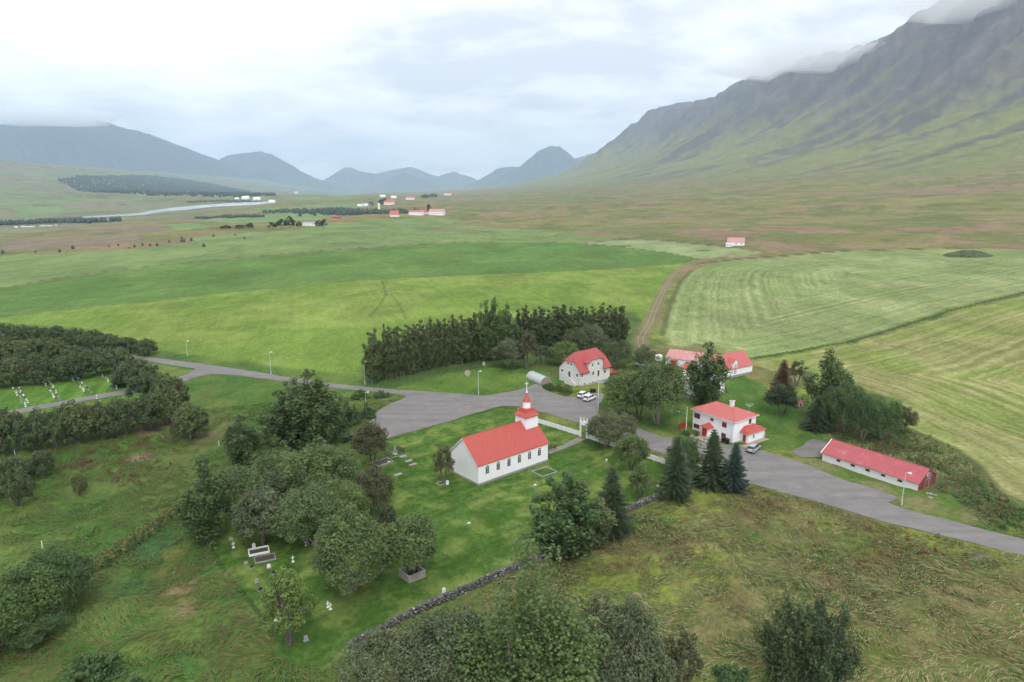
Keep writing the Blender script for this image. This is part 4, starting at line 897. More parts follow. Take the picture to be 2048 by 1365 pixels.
# horizontal cladding boards show as thin proud laps on the two walls in view
mb = MB()
for i in range(1, 19):
    z = .42 + i * .2
    mb.box(.03, Lc - .03, -.012, -.001, z - .012, z + .012)
mb.build('cladding_lap', WHITE, ch)
sl = (RZ - EV) / (Wc / 2); ov = .18
mb = MB()
for s in (0, 1):
    y0 = -ov if s == 0 else Wc + ov
    mb.slab([(-.28, y0, EV - ov * sl + .16), (Lc + .28, y0, EV - ov * sl + .16), (Lc + .28, Wc / 2, RZ + .16), (-.28, Wc / 2, RZ + .16)], .14)
rf = mb.build('roof', ROOF_CH, ch)
MB().cyl((-.30, Wc / 2, RZ + .15), (Lc - 3.4, Wc / 2, RZ + .15), .09).build('ridge_cap', ROOF_CH, rf)
mb = MB()
for xg in (-.30, Lc + .26):
    for s in (0, 1):
        y0 = -ov if s == 0 else Wc + ov
        mb.slab([(xg, y0, EV - ov * sl + .10), (xg + .05, y0, EV - ov * sl + .10), (xg + .05, Wc / 2, RZ + .10), (xg, Wc / 2, RZ + .10)], .20)
mb.build('barge_board', WHITE, rf)
for i in range(6):
    c = 2.28 + i * 2.90; window(ch, c - .50, c + .50, 1.92, 3.36, 'y', 0, -1, WHITE, .055, (2, 3), arch=True)
    window(ch, c - .46, c + .46, 2.05, 3.42, 'y', Wc, 1, WHITE, .075, (2, 3), arch=True)
door(ch, Wc / 2 - .8, Wc / 2 + .8, .45, 2.75, 'x', Lc, 1, WHITE, 2)
window(ch, Wc * .5 - .9, Wc * .5 - .35, 2.0, 2.9, 'x', 0, -1, WHITE, .06, (1, 2)) if False else None
for yy in (Wc * .72, Wc * .28): MB().box(-.05, 0.01, yy - .12, yy + .12, .7, .85).build('wall_lamp', WHITE, ch)
tw = MB(); tx0, tx1, ty0, ty1 = Lc - 3.55, Lc - .04, Wc / 2 - 1.75, Wc / 2 + 1.75
tw.box(tx0, tx1, ty0, ty1, 6.0, 9.9); to = tw.build('tower', WHITE, ch)
cx, cy = (tx0 + tx1) / 2, Wc / 2
def sqring(rr_, z): return [(cx - rr_, cy - rr_, z), (cx + rr_, cy - rr_, z), (cx + rr_, cy + rr_, z), (cx - rr_, cy + rr_, z)]
MB().loft([sqring(2.02, 9.78), sqring(2.02, 9.90), sqring(1.78, 10.22), sqring(1.52, 10.50), sqring(1.36, 10.72), sqring(1.27, 11.05), sqring(1.20, 11.42), sqring(.95, 11.52)]).build('skirt_roof', REDROOF if False else ROOF_CH, to)
MB().lathe([(.88, 11.4), (.88, 12.82), (.97, 12.86), (.97, 12.95)], 8, (cx, cy)).build('lantern', WHITE, to)
cp = MB().lathe([(1.02, 12.93), (1.04, 13.0), (.86, 13.30), (.68, 13.62), (.48, 13.98), (.30, 14.32), (.18, 14.62), (.12, 14.85)], 8, (cx, cy)).build('cap_roof', ROOF_CH, to)
sp_ = MB().lathe([(.17, 14.8), (.19, 14.95), (.10, 15.3), (.05, 16.0), (.035, 16.6)], 8, (cx, cy)).build('spire', WHITE, to)
c_, s_ = math.cos(R(-41.3)), math.sin(R(-41.3))
mb = MB(); mb.cyl((cx, cy, 16.2), (cx, cy, 17.35), .06); mb.cyl((cx - .42 * c_, cy - .42 * s_, 16.85), (cx + .42 * c_, cy + .42 * s_, 16.85), .055); mb.build('cross', WHITE, to)
# ---------- white two-storey house
O = G(1465.3, 887.2)
wh = empty('white_house', O, R(36), 'white two-storey house with faded red hip roof and a red double door', 'house')
Lx, Ly, ev = 8.5, 11.9, 5.25
MB().box(0, Lx, 0, Ly, -.4, ev).build('wall', WHITE, wh)
MB().box(-.03, Lx + .03, -.03, Ly + .03, -.4, .28).build('plinth', GREYW, wh)
MB().box(-.50, Lx + .50, -.50, Ly + .50, ev - .04, ev + .14).build('eaves', WHITE, wh)
mb = MB(); o5 = .54
A4 = [(-o5, -o5, ev + .145), (Lx + o5, -o5, ev + .145), (Lx + o5, Ly + o5, ev + .145), (-o5, Ly + o5, ev + .145)]
r0, r1 = (Lx / 2, 3.5, 7.35), (Lx / 2, Ly - 3.5, 7.35)
mb.add(A4 + [r0, r1], [(0, 1, 4), (1, 2, 5, 4), (2, 3, 5), (3, 0, 4, 5), (3, 2, 1, 0)]); rf = mb.build('roof', ROOF_WH, wh)
mb = MB()
for a_, b_ in ((A4[0], r0), (A4[1], r0), (A4[2], r1), (A4[3], r1), (r0, r1)): mb.cyl(a_, b_, .06, None, 6)
mb.build('ridge_cap', ROOF_WH, rf)
cm = MB(); cm.box(Lx / 2 - .42, Lx / 2 + .42, 3.55, 4.35, 6.6, 8.55); cm.box(Lx / 2 - .5, Lx / 2 + .5, 3.47, 4.43, 8.55, 8.72); co = cm.build('chimney', BARNW, rf)
MB().box(Lx / 2 - .2, Lx / 2 + .2, 3.75, 4.15, 8.70, 8.85).build('flue', DARK, co)
for y0, y1, z0, z1, mu in [(9.75, 11.5, 3.2, 4.5, (2, 1)), (5.75, 6.65, 3.75, 4.45, (1, 1)), (2.0, 3.25, 3.2, 4.45, (2, 1)), (2.0, 3.3, .6, 1.75, (2, 1)), (9.75, 11.5, .6, 1.75, (2, 1))]:
    f_ = window(wh, y0, y1, z0, z1, 'x', 0, -1, REDP, .11, mu); MB().box(-.12, 0.01, y0 - .05, y1 + .05, z0 - .1, z0 - .003).build('sill', WHITE, f_)
f_ = window(wh, 5.75, 6.65, 3.5, 4.8, 'y', 0, -1, REDP, .11, (1, 2)); MB().box(5.7, 6.7, -.12, .01, 3.4, 3.497).build('sill', WHITE, f_)
pr = MB().box(-1.5, .01, 5.75, 8.1, -.3, 2.25).build('porch', WHITE, wh)
mb = MB(); mb.add([(-1.95, 5.35, 2.24), (.0, 5.35, 2.24), (.0, 8.5, 2.24), (-1.95, 8.5, 2.24), (-.8, 6.9, 3.25), (.0, 6.9, 3.25)], [(0, 1, 5, 4), (2, 3, 4, 5), (3, 0, 4), (3, 2, 1, 0), (1, 2, 5)]); mb.build('porch_roof', ROOF_CH, wh)
door(wh, 6.25, 7.75, .12, 2.05, 'x', -1.5, -1, REDP, 2)
MB().box(-2.6, -1.5, 5.9, 8.0, -.3, .1).build('step', CONC, wh)
an = MB().box(2.7, 9.15, -2.15, .01, -.3, 2.35).build('annex', WHITE, wh)
mb = MB(); mb.add([(2.25, -2.6, 2.34), (9.55, -2.6, 2.34), (9.55, .0, 2.34), (2.25, .0, 2.34), (3.9, 0, 3.45), (7.6, 0, 3.45)], [(0, 1, 5, 4), (1, 2, 5), (3, 0, 4), (3, 2, 1, 0), (2, 3, 4, 5)]); mb.build('annex_roof', ROOF_CH, wh)
door(wh, -1.65, -.75, .12, 2.0, 'x', 2.7, -1, REDP, 1); window(wh, 4.5, 5.2, .85, 1.85, 'y', -2.15, -1, WHITE, .08, (1, 2))
MB().box(2.68, 9.17, -2.17, -.0, -.3, .2).build('annex_plinth', GREYW, wh)
for yy in (.25, Ly - .25): MB().cyl((-.08, yy, .1), (-.08, yy, ev), .05).build('downpipe', WHITE, wh)
pt = empty('patio', O, R(36), 'boarded wooden patio with a long step in front of the white house', 'patio')
for i in range(16):
    x = -4.5 + i * .29
    if x + .27 < .0: MB().box(x, x + .27, 3.6 - .2 * i * .5, 9.2, .02, .10 + (i % 3) * .004).build('board', PAVE, pt)
MB().box(-4.62, -4.52, 3.6, 9.2, -.1, .06).build('edge_board', WOOD, pt)
pv = empty('terrace', O, R(36), 'tan paved terrace strip along the annex of the white house', 'terrace')
for i in range(10): MB().box(.0 + i * .93, .9 + i * .93, -3.5, -2.2, .02, .075 + (i % 2) * .005).build('slab', PAVE, pv)
fb = empty('red_fence', O, R(36), 'short red board fence behind the annex', 'fence')
for i in range(9): MB().box(9.3 + i * .28, 9.54 + i * .28, -.2, -.14, -.1, 1.0).build('board', REDP, fb)
MB().box(9.3, 11.8, -.12, -.08, .3, .42).build('rail', REDP, fb)
fb = empty('red_fence', O, R(36), 'red board windbreak at the left end of the white house', 'fence')
for i in range(10): MB().box(-.2 - .28 * i, .04 - .28 * i, Ly + 1.9, Ly + 1.96, -.1, 1.4).build('board', REDP, fb)
MB().box(-2.75, .0, Ly + 1.97, Ly + 2.0, .9, 1.02).build('rail', REDP, fb)
# ---------- gabled grey-white house
O2 = G(1160.1, 772)
gh = empty('gabled_house', O2, R(41), 'pale grey house with clipped red gables and a big wall dormer', 'house')
Lg, Wg, e0 = 13.5, 8.9, 4.1; rz_ = 9.2; cz = 6.9
slp = (rz_ - e0) / (Wg / 2)
yc = (cz - e0) / slp                       # where the clipped gable cuts the slope
mb = MB(); b0 = -1.3
mb.add([(0, 0, b0), (0, Wg, b0), (0, Wg, e0), (0, Wg - yc, cz), (0, yc, cz), (0, 0, e0), (Lg, 0, b0), (Lg, Wg, b0), (Lg, Wg, e0), (Lg, Wg - yc, cz), (Lg, yc, cz), (Lg, 0, e0)],
       [(0, 1, 2, 3, 4, 5), (11, 10, 9, 8, 7, 6), (0, 5, 11, 6), (1, 7, 8, 2), (0, 6, 7, 1), (2, 8, 9, 3), (5, 4, 10, 11), (3, 9, 10, 4)]); mb.build('wall', GREYW, gh)
x1d, x2d, de, dr = 3.75, 10.0, 6.5, 8.7
mb = MB(); xm = (x1d + x2d) / 2; cc = 7.4; ds = (dr - de) / ((x2d - x1d) / 2); xk = (cc - de) / ds
yb_ = Wg / 2
mb.add([(x1d, -.02, 3.4), (x2d, -.02, 3.4), (x2d, -.02, de), (x2d - xk, -.02, cc), (x1d + xk, -.02, cc), (x1d, -.02, de), (x1d, yb_, 3.4), (x2d, yb_, 3.4), (x2d, yb_, de), (x2d - xk, yb_, cc), (x1d + xk, yb_, cc), (x1d, yb_, de)],
       [(0, 1, 2, 3, 4, 5), (0, 5, 11, 6), (1, 7, 8, 2), (5, 4, 10, 11), (2, 8, 9, 3), (4, 3, 9, 10)]); mb.build('dormer_wall', GREYW, gh)
ro = .42; t_ = .15; hd = 1.75                 # hip run at the clipped ends
mb = MB(); up_ = .14
e_z = e0 - ro * slp + up_
def P_(x, y, z): return (x, y, z + up_)
for s in (0, 1):
    Yf = (lambda y: y) if s == 0 else (lambda y: Wg - y)
    if s == 0:   # front slope, opened for the dormer
        mb.slab([(-.35, Yf(-ro), e_z), (x1d + .05, Yf(-ro), e_z), (x1d + .05, Yf(Wg / 2), rz_ + up_), (hd, Yf(Wg / 2), rz_ + up_), (-.35, Yf(yc), cz + up_)], t_)
        mb.slab([(x2d - .05, Yf(-ro), e_z), (Lg + .35, Yf(-ro), e_z), (Lg + .35, Yf(yc), cz + up_), (Lg - hd, Yf(Wg / 2), rz_ + up_), (x2d - .05, Yf(Wg / 2), rz_ + up_)], t_)
        mb.slab([(x1d + .05, Yf(2.3), e0 + 2.3 * slp + up_), (x2d - .05, Yf(2.3), e0 + 2.3 * slp + up_), (x2d - .05, Yf(Wg / 2), rz_ + up_), (x1d + .05, Yf(Wg / 2), rz_ + up_)], t_)
    else:
        mb.slab([(-.35, Yf(-ro), e_z), (Lg + .35, Yf(-ro), e_z), (Lg + .35, Yf(yc), cz + up_), (Lg - hd, Yf(Wg / 2), rz_ + up_), (hd, Yf(Wg / 2), rz_ + up_), (-.35, Yf(yc), cz + up_)], t_)
for x_, xr in ((-.35, hd), (Lg + .35, Lg - hd)):
    mb.slab([(x_, yc - .25, cz + up_ - .1), (x_, Wg - yc + .25, cz + up_ - .1), (xr, Wg / 2, rz_ + up_ + .004)], t_)
# dormer roof with clipped front
for s in (-1, 1):
    xe = xm + s * ((x2d - x1d) / 2 + .38); ez = de - .38 * ds + up_
    xq = xm + s * ((x2d - x1d) / 2 - xk)
    mb.slab([(xe, -.42, ez), (xe, 2.6 + .2, ez), (xm, 4.35, dr + up_), (xm, 1.35, dr + up_), (xq, -.42, cc + up_)], t_)
mb.slab([(x1d + xk - .15, -.42, cc + up_ - .05), (x2d - xk + .15, -.42, cc + up_ - .05), (xm, 1.4, dr + up_ + .004)], t_)
rf = mb.build('roof', ROOF_GH, gh)
ed = MB(); ed.box(-.36, x1d + .06, -ro - .06, -ro, e_z - .22, e_z - .02); ed.box(x2d - .06, Lg + .36, -ro - .06, -ro, e_z - .22, e_z - .02); ed.build('gutter', DKRED, rf)
for x0, x1, z0, z1, mu in [(4.85, 5.85, 5.0, 6.25, (2, 1)), (7.45, 8.5, 4.95, 6.2, (2, 1)), (5.1, 6.3, 2.2, 3.6, (2, 2)), (10.5, 11.7, 1.85, 3.1, (2, 1)), (.45, 1.2, 2.4, 3.55, (1, 2)), (1.5, 2.4, -.1, .75, (2, 1)), (5.2, 6.2, -.5, .45, (2, 1))]:
    f_ = window(gh, x0, x1, z0, z1, 'y', -.02, -1, WHITE, .1, mu); MB().box(x0 - .05, x1 + .05, -.16, -.01, z0 - .13, z0 - .003).build('sill', WHITE, f_)
for y0, y1, z0, z1, mu in [(3.4, 4.3, 5.4, 6.35, (2, 1)), (4.7, 5.6, 5.4, 6.35, (2, 1)), (7.1, 8.2, 2.7, 3.85, (2, 1)), (.8, 1.8, 2.4, 3.65, (2, 1))]:
    f_ = window(gh, y0, y1, z0, z1, 'x', 0, -1, WHITE, .1, mu); MB().box(-.14, .01, y0 - .05, y1 + .05, z0 - .13, z0 - .003).build('sill', WHITE, f_)
DKB = simple('dark_brown_door', (.07, .035, .025), .5, .2, 3)
door(gh, 7.65, 8.55, 1.5, 3.5, 'y', -.02, -1, DKB); door(gh, 4.05, 5.0, 1.75, 3.65, 'x', 0, -1, DKB); door(gh, 7.8, 8.6, -1.1, .5, 'y', -.02, -1, DKB)
st = MB(); ns = 9
for i in range(ns): st.box(-1.25, -.03, 3.9 - .32 * (i + 1), 3.9 - .32 * i, -.8, 1.62 - i * .19)
st.box(-1.25, -.03, 3.9, 5.3, -.8, 1.68); so = st.build('stairs', GREYW, gh)
pw = MB(); pw.add([(-1.42, 5.3, -.8), (-1.42, 1.0, -.8), (-1.42, 1.0, .65), (-1.42, 3.9, 2.6), (-1.42, 5.3, 2.6), (-1.26, 5.3, -.8), (-1.26, 1.0, -.8), (-1.26, 1.0, .65), (-1.26, 3.9, 2.6), (-1.26, 5.3, 2.6)], [(0, 1, 2, 3, 4), (9, 8, 7, 6, 5), (2, 7, 8, 3), (3, 8, 9, 4), (1, 6, 7, 2), (4, 9, 5, 0)]); pw.build('parapet', GREYW, so)
pa = empty('terrace', O2, R(41), 'pale concrete terrace at the foot of the gabled house', 'terrace')
for i in range(6): MB().box(.5 + i * 2.0, 2.45 + i * 2.0, -2.6, -.05, .0, .06 + (i % 2) * .006).build('slab', CONC, pa)
# ---------- long barn
O3 = G(1834.8, 985)
bn = empty('long_barn', O3, R(35.5), 'long low white barn with a worn red roof and dark red gable', 'barn')
Wb, Lb, eb, rb_ = 7.4, 19.9, 1.85, 3.95
MB().add([(0, 0, -.4), (Wb, 0, -.4), (Wb, 0, eb), (Wb / 2, 0, rb_), (0, 0, eb), (0, Lb, -.4), (Wb, Lb, -.4), (Wb, Lb, eb), (Wb / 2, Lb, rb_), (0, Lb, eb)], [(0, 1, 2, 3, 4), (9, 8, 7, 6, 5), (0, 4, 9, 5), (1, 6, 7, 2), (0, 5, 6, 1)]).build('wall', BARNW, bn)
sb = (rb_ - eb) / (Wb / 2); mb = MB()
for s in (0, 1):
    x0 = -.28 if s == 0 else Wb + .28
    mb.slab([(x0, -.22, eb - .28 * sb + .12), (x0, Lb + .22, eb - .28 * sb + .12), (Wb / 2, Lb + .22, rb_ + .12), (Wb / 2, -.22, rb_ + .12)], .1)
rf = mb.build('roof', ROOF_BN, bn)
MB().cyl((Wb / 2, -.24, rb_ + .12), (Wb / 2, Lb + .24, rb_ + .12), .08).build('ridge_cap', ROOF_BN, rf)
mb = MB()
for s in (0, 1):
    x0 = -.3 if s == 0 else Wb + .3
    mb.slab([(x0, Lb + .2, eb - .28 * sb + .16), (x0, Lb + .34, eb - .28 * sb + .16), (Wb / 2, Lb + .34, rb_ + .17), (Wb / 2, Lb + .2, rb_ + .17)], .24)
mb.build('barge_board', WHITE, rf)
for i in range(25):                                     # boarded gables
    x0 = .02 + i * (Wb - .04) / 25; x1 = x0 + (Wb - .04) / 25 - .03; h0 = eb + sb * (Wb / 2 - abs(x0 - Wb / 2)) - .02; h1 = eb + sb * (Wb / 2 - abs(x1 - Wb / 2)) - .02
    for ya, yb2 in ((-.05, -.003), (Lb + .003, Lb + .05)):
        MB().add([(x0, ya, -.2), (x1, ya, -.2), (x1, ya, h1), (x0, ya, h0), (x0, yb2, -.2), (x1, yb2, -.2), (x1, yb2, h1), (x0, yb2, h0)], [(0, 1, 2, 3), (7, 6, 5, 4), (0, 3, 7, 4), (1, 5, 6, 2), (3, 2, 6, 7), (0, 4, 5, 1)]).build('board', DKRED, bn)
for c in (3.5, 6.75, 9.95, 13.1, 16.25): window(bn, c - .42, c + .42, .9, 1.42, 'x', 0, -1, DKRED, .08, (2, 1))
door(bn, 2.9, 4.3, .0, 1.9, 'y', -.05, -1, DKRED, 2, STEEL); window(bn, 3.2, 3.9, 2.5, 3.2, 'y', -.05, -1, WHITE, .08, (1, 1))
for y_ in (7.5, 12.4): MB().cyl((Wb / 2 + .2, y_, rb_), (Wb / 2 + .2, y_, rb_ + .55), .13, .11).build('roof_vent', STEEL, rf)
# ---------- sheds behind the tall poplar
def shed(name, loc, rz, Lx, Wy, e1, r1, label, roof, wall, front=None, cat='shed', found=0.0):
    o = empty(name, loc, rz, label, cat)
    MB().add([(0, 0, -.4), (0, Wy, -.4), (0, Wy, e1), (0, Wy / 2, r1), (0, 0, e1), (Lx, 0, -.4), (Lx, Wy, -.4), (Lx, Wy, e1), (Lx, Wy / 2, r1), (Lx, 0, e1)], [(0, 1, 2, 3, 4), (9, 8, 7, 6, 5), (0, 4, 9, 5), (1, 6, 7, 2), (0, 5, 6, 1)]).build('wall', wall, o)
    s1 = (r1 - e1) / (Wy / 2); mb = MB()
    for s in (0, 1):
        y0 = -.25 if s == 0 else Wy + .25
        mb.slab([(-.2, y0, e1 - .25 * s1 + .12), (Lx + .2, y0, e1 - .25 * s1 + .12), (Lx + .2, Wy / 2, r1 + .12), (-.2, Wy / 2, r1 + .12)], .1)
    rf = mb.build('roof', roof, o); MB().cyl((-.22, Wy / 2, r1 + .12), (Lx + .22, Wy / 2, r1 + .12), .07).build('ridge_cap', roof, rf)
    if found: MB().box(-.04, Lx + .04, -.04, Wy + .04, -.4, found).build('foundation', CONC, o)
    return o, rf
Oa = Vector((63.3, 203.6, 0)); aa_ = math.atan2(213.9 - 207.0, 77.65 - 67.4)
sh, srf = shed('cowshed', Oa, aa_, 17.2, 8.2, 3.0, 6.9, 'white cowshed with red roof and a pointed roof dormer beside the hayfield', ROOF_WH, WHITE, found=.75)
dm = MB(); dm.add([(7.6, -.05, .9), (9.5, -.05, .9), (9.5, -.05, 4.9), (8.55, -.05, 5.9), (7.6, -.05, 4.9), (7.6, 2.6, 4.9), (9.5, 2.6, 4.9), (8.55, 3.2, 5.9), (7.6, 1.2, 3.0), (9.5, 1.2, 3.0)], [(0, 1, 2, 3, 4), (4, 3, 7, 5), (3, 2, 6, 7), (0, 4, 5, 8), (1, 9, 6, 2)]); dmo = dm.build('dormer', WHITE, sh)
mb = MB(); mb.slab([(7.4, -.2, 4.8), (8.55, -.2, 6.02), (8.55, 3.3, 6.02), (7.4, 2.7, 4.8)], .09); mb.slab([(9.7, -.2, 4.8), (8.55, -.2, 6.02), (8.55, 3.3, 6.02), (9.7, 2.7, 4.8)], .09); mb.build('dormer_roof', ROOF_WH, dmo)
MB().box(8.0, 9.1, -.12, -.06, 1.2, 4.4).build('hatch', simple('pale_blue_door', (.42, .48, .52), .6, .1, 2), dmo)
Ob = G(1331, 732); s2, s2r = shed('machine_shed', Ob, R(-30), 15.5, 8.5, 2.9, 4.9, 'low white machine shed with worn pink roof and a red garage door', ROOF_SH, WHITE)
door(s2, 1.6, 4.2, .0, 2.4, 'y', 0, -1, REDP, 2); MB().box(3.55, 4.15, -.10, -.045, .1, 1.7).build('wicket', WHITE, s2)
window(s2, 6.6, 8.0, 1.4, 2.4, 'y', 0, -1, WHITE, .1, (2, 1))
Oc = G(1366, 752); s3, s3r = shed('outbuilding', Oc, R(-18), 5.2, 4.2, 2.2, 3.4, 'tiny white outbuilding with a red roof in front of the machine shed', ROOF_CH, WHITE); window(s3, 1.2, 2.6, 1.0, 1.9, 'y', 0, -1, WHITE, .09, (2, 1))
Od = Vector((54.83, 185.66, 0)); wbk = empty('white_block', Od, math.atan2(191.38 - 185.66, 61.97 - 54.83), 'plain white flat-roofed building behind the tall poplar', 'building')
MB().box(0, 9.15, 0, 8.25, -.3, 3.9).build('wall', WHITE2, wbk); MB().box(-.2, 9.35, -.2, 8.45, 3.9, 4.12).build('roof', simple('grey_felt', (.55, .55, .56), .8, .1, 1), wbk)
window(wbk, 2.0, 3.6, 1.4, 2.6, 'y', 0, -1, WHITE, .1, (2, 1)); window(wbk, 5.6, 7.2, 1.4, 2.6, 'y', 0, -1, WHITE, .1, (2, 1)); window(wbk, 2.6, 3.6, 1.5, 2.6, 'x', 0, -1, WHITE, .1, (1, 1)); MB().box(-.05, 9.2, -.05, 8.3, -.3, .15).build('plinth', CONC, wbk)
ribbon('yard_path', [(Od.x - 7.5, Od.y + 5.5), (Od.x - 2.5, Od.y - 1.0), (Od.x + 2, Od.y - 4.5)], 3.2, GRAV, .06, 'grey gravel yard strip beside the white flat-roofed building', 'path')
# ------------------------------------------------------------------ fence, gate, wall
FA, FB_, FC = G(1077, 847), G(1167, 875), G(1393, 951)
def fence_run(a, b, label, npan):
    o = empty('picket_fence', a, math.atan2(b.y - a.y, b.x - a.x), label, 'fence'); Ln = (b - a).length; pw_ = Ln / npan
    for i in range(npan + 1): MB().box(i * pw_ - .07, i * pw_ + .07, -.07, .07, -.2, 1.25).build('post', WHITE, o)
    for i in range(npan):
        p = MB(); n = int(pw_ / .17)
        for k in range(n):
            c = i * pw_ + .1 + (pw_ - .2) * (k + .5) / n; p.box(c - .06, c + .06, -.02, .012, .12, 1.12)
        p.build('picket_panel', WHITE, o)
        MB().box(i * pw_ + .07, (i + 1) * pw_ - .07, .014, .06, .25, .35).build('rail', WHITE, o); MB().box(i * pw_ + .07, (i + 1) * pw_ - .07, -.09, .07, 1.13, 1.19).build('rail', WHITE, o)
    return o
dF = (FB_ - FA).normalized()
fence_run(FA, FB_ - dF * 1.1, 'white picket fence between the church tower and the arched gate', 8)
dF2 = (FC - FB_).normalized()
fence_run(FB_ + dF2 * 1.1, FC, 'white picket fence from the arched gate to the stone wall corner', 14)
fl = G(1037, 826); fence_run(fl, FA, 'short white picket fence end behind the church tower', 3)
gt = empty('gate_arch', FB_, math.atan2(dF.y, dF.x), 'white arched churchyard gate topped with three crosses', 'gate')
for s in (-1, 1):
    p = MB().box(s * .95 - .14, s * .95 + .14, -.14, .14, -.2, 4.25).build('post', WHITE, gt)
    c = MB(); c.box(s * .95 - .05, s * .95 + .05, -.05, .05, 4.25, 4.95); c.box(s * .95 - .2, s * .95 + .2, -.045, .045, 4.62, 4.70); c.build('cross', WHITE, p)
bm_ = MB(); bm_.box(-.81, .81, -.1, .1, 3.0, 3.75); bm_.add([(-.81, -.1, 3.75), (.81, -.1, 3.75), (0, -.1, 4.25), (-.81, .1, 3.75), (.81, .1, 3.75), (0, .1, 4.25)], [(0, 1, 2), (5, 4, 3), (0, 2, 5, 3), (1, 4, 5, 2)]); b_ = bm_.build('lintel', WHITE, gt)
c = MB(); c.box(-.05, .05, -.05, .05, 4.2, 5.0); c.box(-.22, .22, -.045, .045, 4.62, 4.71); c.build('cross', WHITE, b_)
def stonewall():
    A, B_ = G(700, 1297), G(1398, 958); o = empty('stone_wall', A, math.atan2(B_.y - A.y, B_.x - A.x), 'old dry stone wall of dark lichened rocks below the churchyard', 'wall')
    Ln = (B_ - A).length; rng = np.random.RandomState(4); V = []; F = []
    ico = np.array([(1, 0, 0), (-1, 0, 0), (0, 1, 0), (0, -1, 0), (0, 0, 1), (0, 0, -1)] + [(a, b, c) for a in (-.62, .62) for b in (-.62, .62) for c in (-.62, .62)], float)
    bm = bmesh.new()
    for p in ico: bm.verts.new(p)
    bmesh.ops.convex_hull(bm, input=bm.verts); bm.verts.index_update(); hv = np.array([v.co[:] for v in bm.verts]); hf = [tuple(v.index for v in f.verts) for f in bm.faces]; bm.free()
    x = 0.0
    while x < Ln:
        for row, (yy, zz) in enumerate([(-.38, .18), (.38, .18), (-.32, .55), (.32, .55), (0, .35), (-.2, .88), (.2, .88), (0, .95)]):
            s = np.array((rng.uniform(.17, .34), rng.uniform(.16, .26), rng.uniform(.13, .23))); a = rng.uniform(0, 6)
            v = hv * rng.uniform(.75, 1.15, hv.shape) * s; v = np.stack([v[:, 0] * math.cos(a) - v[:, 1] * math.sin(a), v[:, 0] * math.sin(a) + v[:, 1] * math.cos(a), v[:, 2]], -1)
            wob = .5 * math.sin(x * .13)
            v += np.array((x + rng.uniform(-.2, .2), yy + wob + rng.uniform(-.08, .08), zz - .05 + rng.uniform(-.07, .07) - .1 * math.sin(x * .4))); b = len(V); V.extend(v.tolist()); F.extend([tuple(i + b for i in f) for f in hf])
        x += .42
    m, t, bs, ou = newmat('lichened_rock'); pos = nd(t, 'ShaderNodeTexCoord').outputs['Object']
    c = ramp(t, noise(t, pos, 1.6, 5, .7), [(.35, (.055, .050, .048)), (.6, (.13, .125, .12))]); c = mixc(t, ramp(t, noise(t, pos, 2.3, 4, .6), [(.58, (0, 0, 0)), (.66, (1, 1, 1))]), c, (.42, .42, .40)); t.links.new(c, bs.inputs['Base Color']); bs.inputs['Roughness'].default_value = .95
    mb = MB(); mb.v = V; mb.f = F; tag(mb.build('stones', m, o), kind='stuff')
stonewall()
# ------------------------------------------------------------------ lamps, poles
def lamp(xb, yb, yt, label):
    p = G(xb, yb); h = zat(p, yt) - p.z
    o = empty('street_lamp', p, math.atan2(-p.y, -p.x) + 1.2, label, 'street lamp', 'lamp posts along the road')
    MB().lathe([(.14, -.2), (.14, .9), (.085, 1.0), (.06, h - .1)], 8).build('pole', POLE, o)
    hd = MB(); hd.cyl((0, 0, h - .12), (.45, 0, h + .02), .045); ho_ = hd.build('arm', POLE, o)
    hh = MB(); hh.loft([[(.3, -.10, h), (.3, .10, h), (.3, .08, h + .10), (.3, -.08, h + .10)], [(.62, -.19, h + .02), (.62, .19, h + .02), (.62, .15, h + .19), (.62, -.15, h + .19)], [(1.0, -.12, h + .05), (1.0, .12, h + .05), (1.0, .09, h + .15), (1.0, -.09, h + .15)]]); hl = hh.build('lamp_head', WHITE, o); MB().box(.45, .95, -.1, .1, h - .02, h + .03).build('lamp_glass', LAMPG, hl)
for a in [(375, 713, 683, 'grey lamp post at the road junction far left, before the big field'), (542, 748, 705, 'grey lamp post in the field verge left of the poplar clump'), (730, 769, 723, 'grey lamp post against the left end of the poplar belt'), (733, 837, 785, 'grey lamp post at the corner of the car park'), (957, 789, 743, 'grey lamp post on the lawn behind the car park'), (1803, 1011, 945, 'green-grey lamp post in front of the long barn'), (1409, 925, 867, 'grey lamp post between the spruces and the white house porch')]: lamp(*a)
def flagpole(xb, yb, yt, label, r_=.07):
    p = G(xb, yb); h = zat(p, yt) - p.z; o = empty('flagpole', p, 0, label, 'flagpole', 'flagpoles')
    MB().lathe([(r_, .0), (r_ * .9, h * .6), (r_ * .5, h)], 8).build('pole', WHITE, o); MB().lathe([(.02, h), (.09, h + .06), (.09, h + .12), (.02, h + .17)], 8).build('finial', WHITE, o); MB().box(-.2, .2, -.2, .2, -.1, .12).build('base', CONC, o)
flagpole(1371.5, 870, 816, 'white flagpole at the left front of the white house'); flagpole(1196, 822, 752, 'tall thin pole on the grass right of the parked white cars', .08)
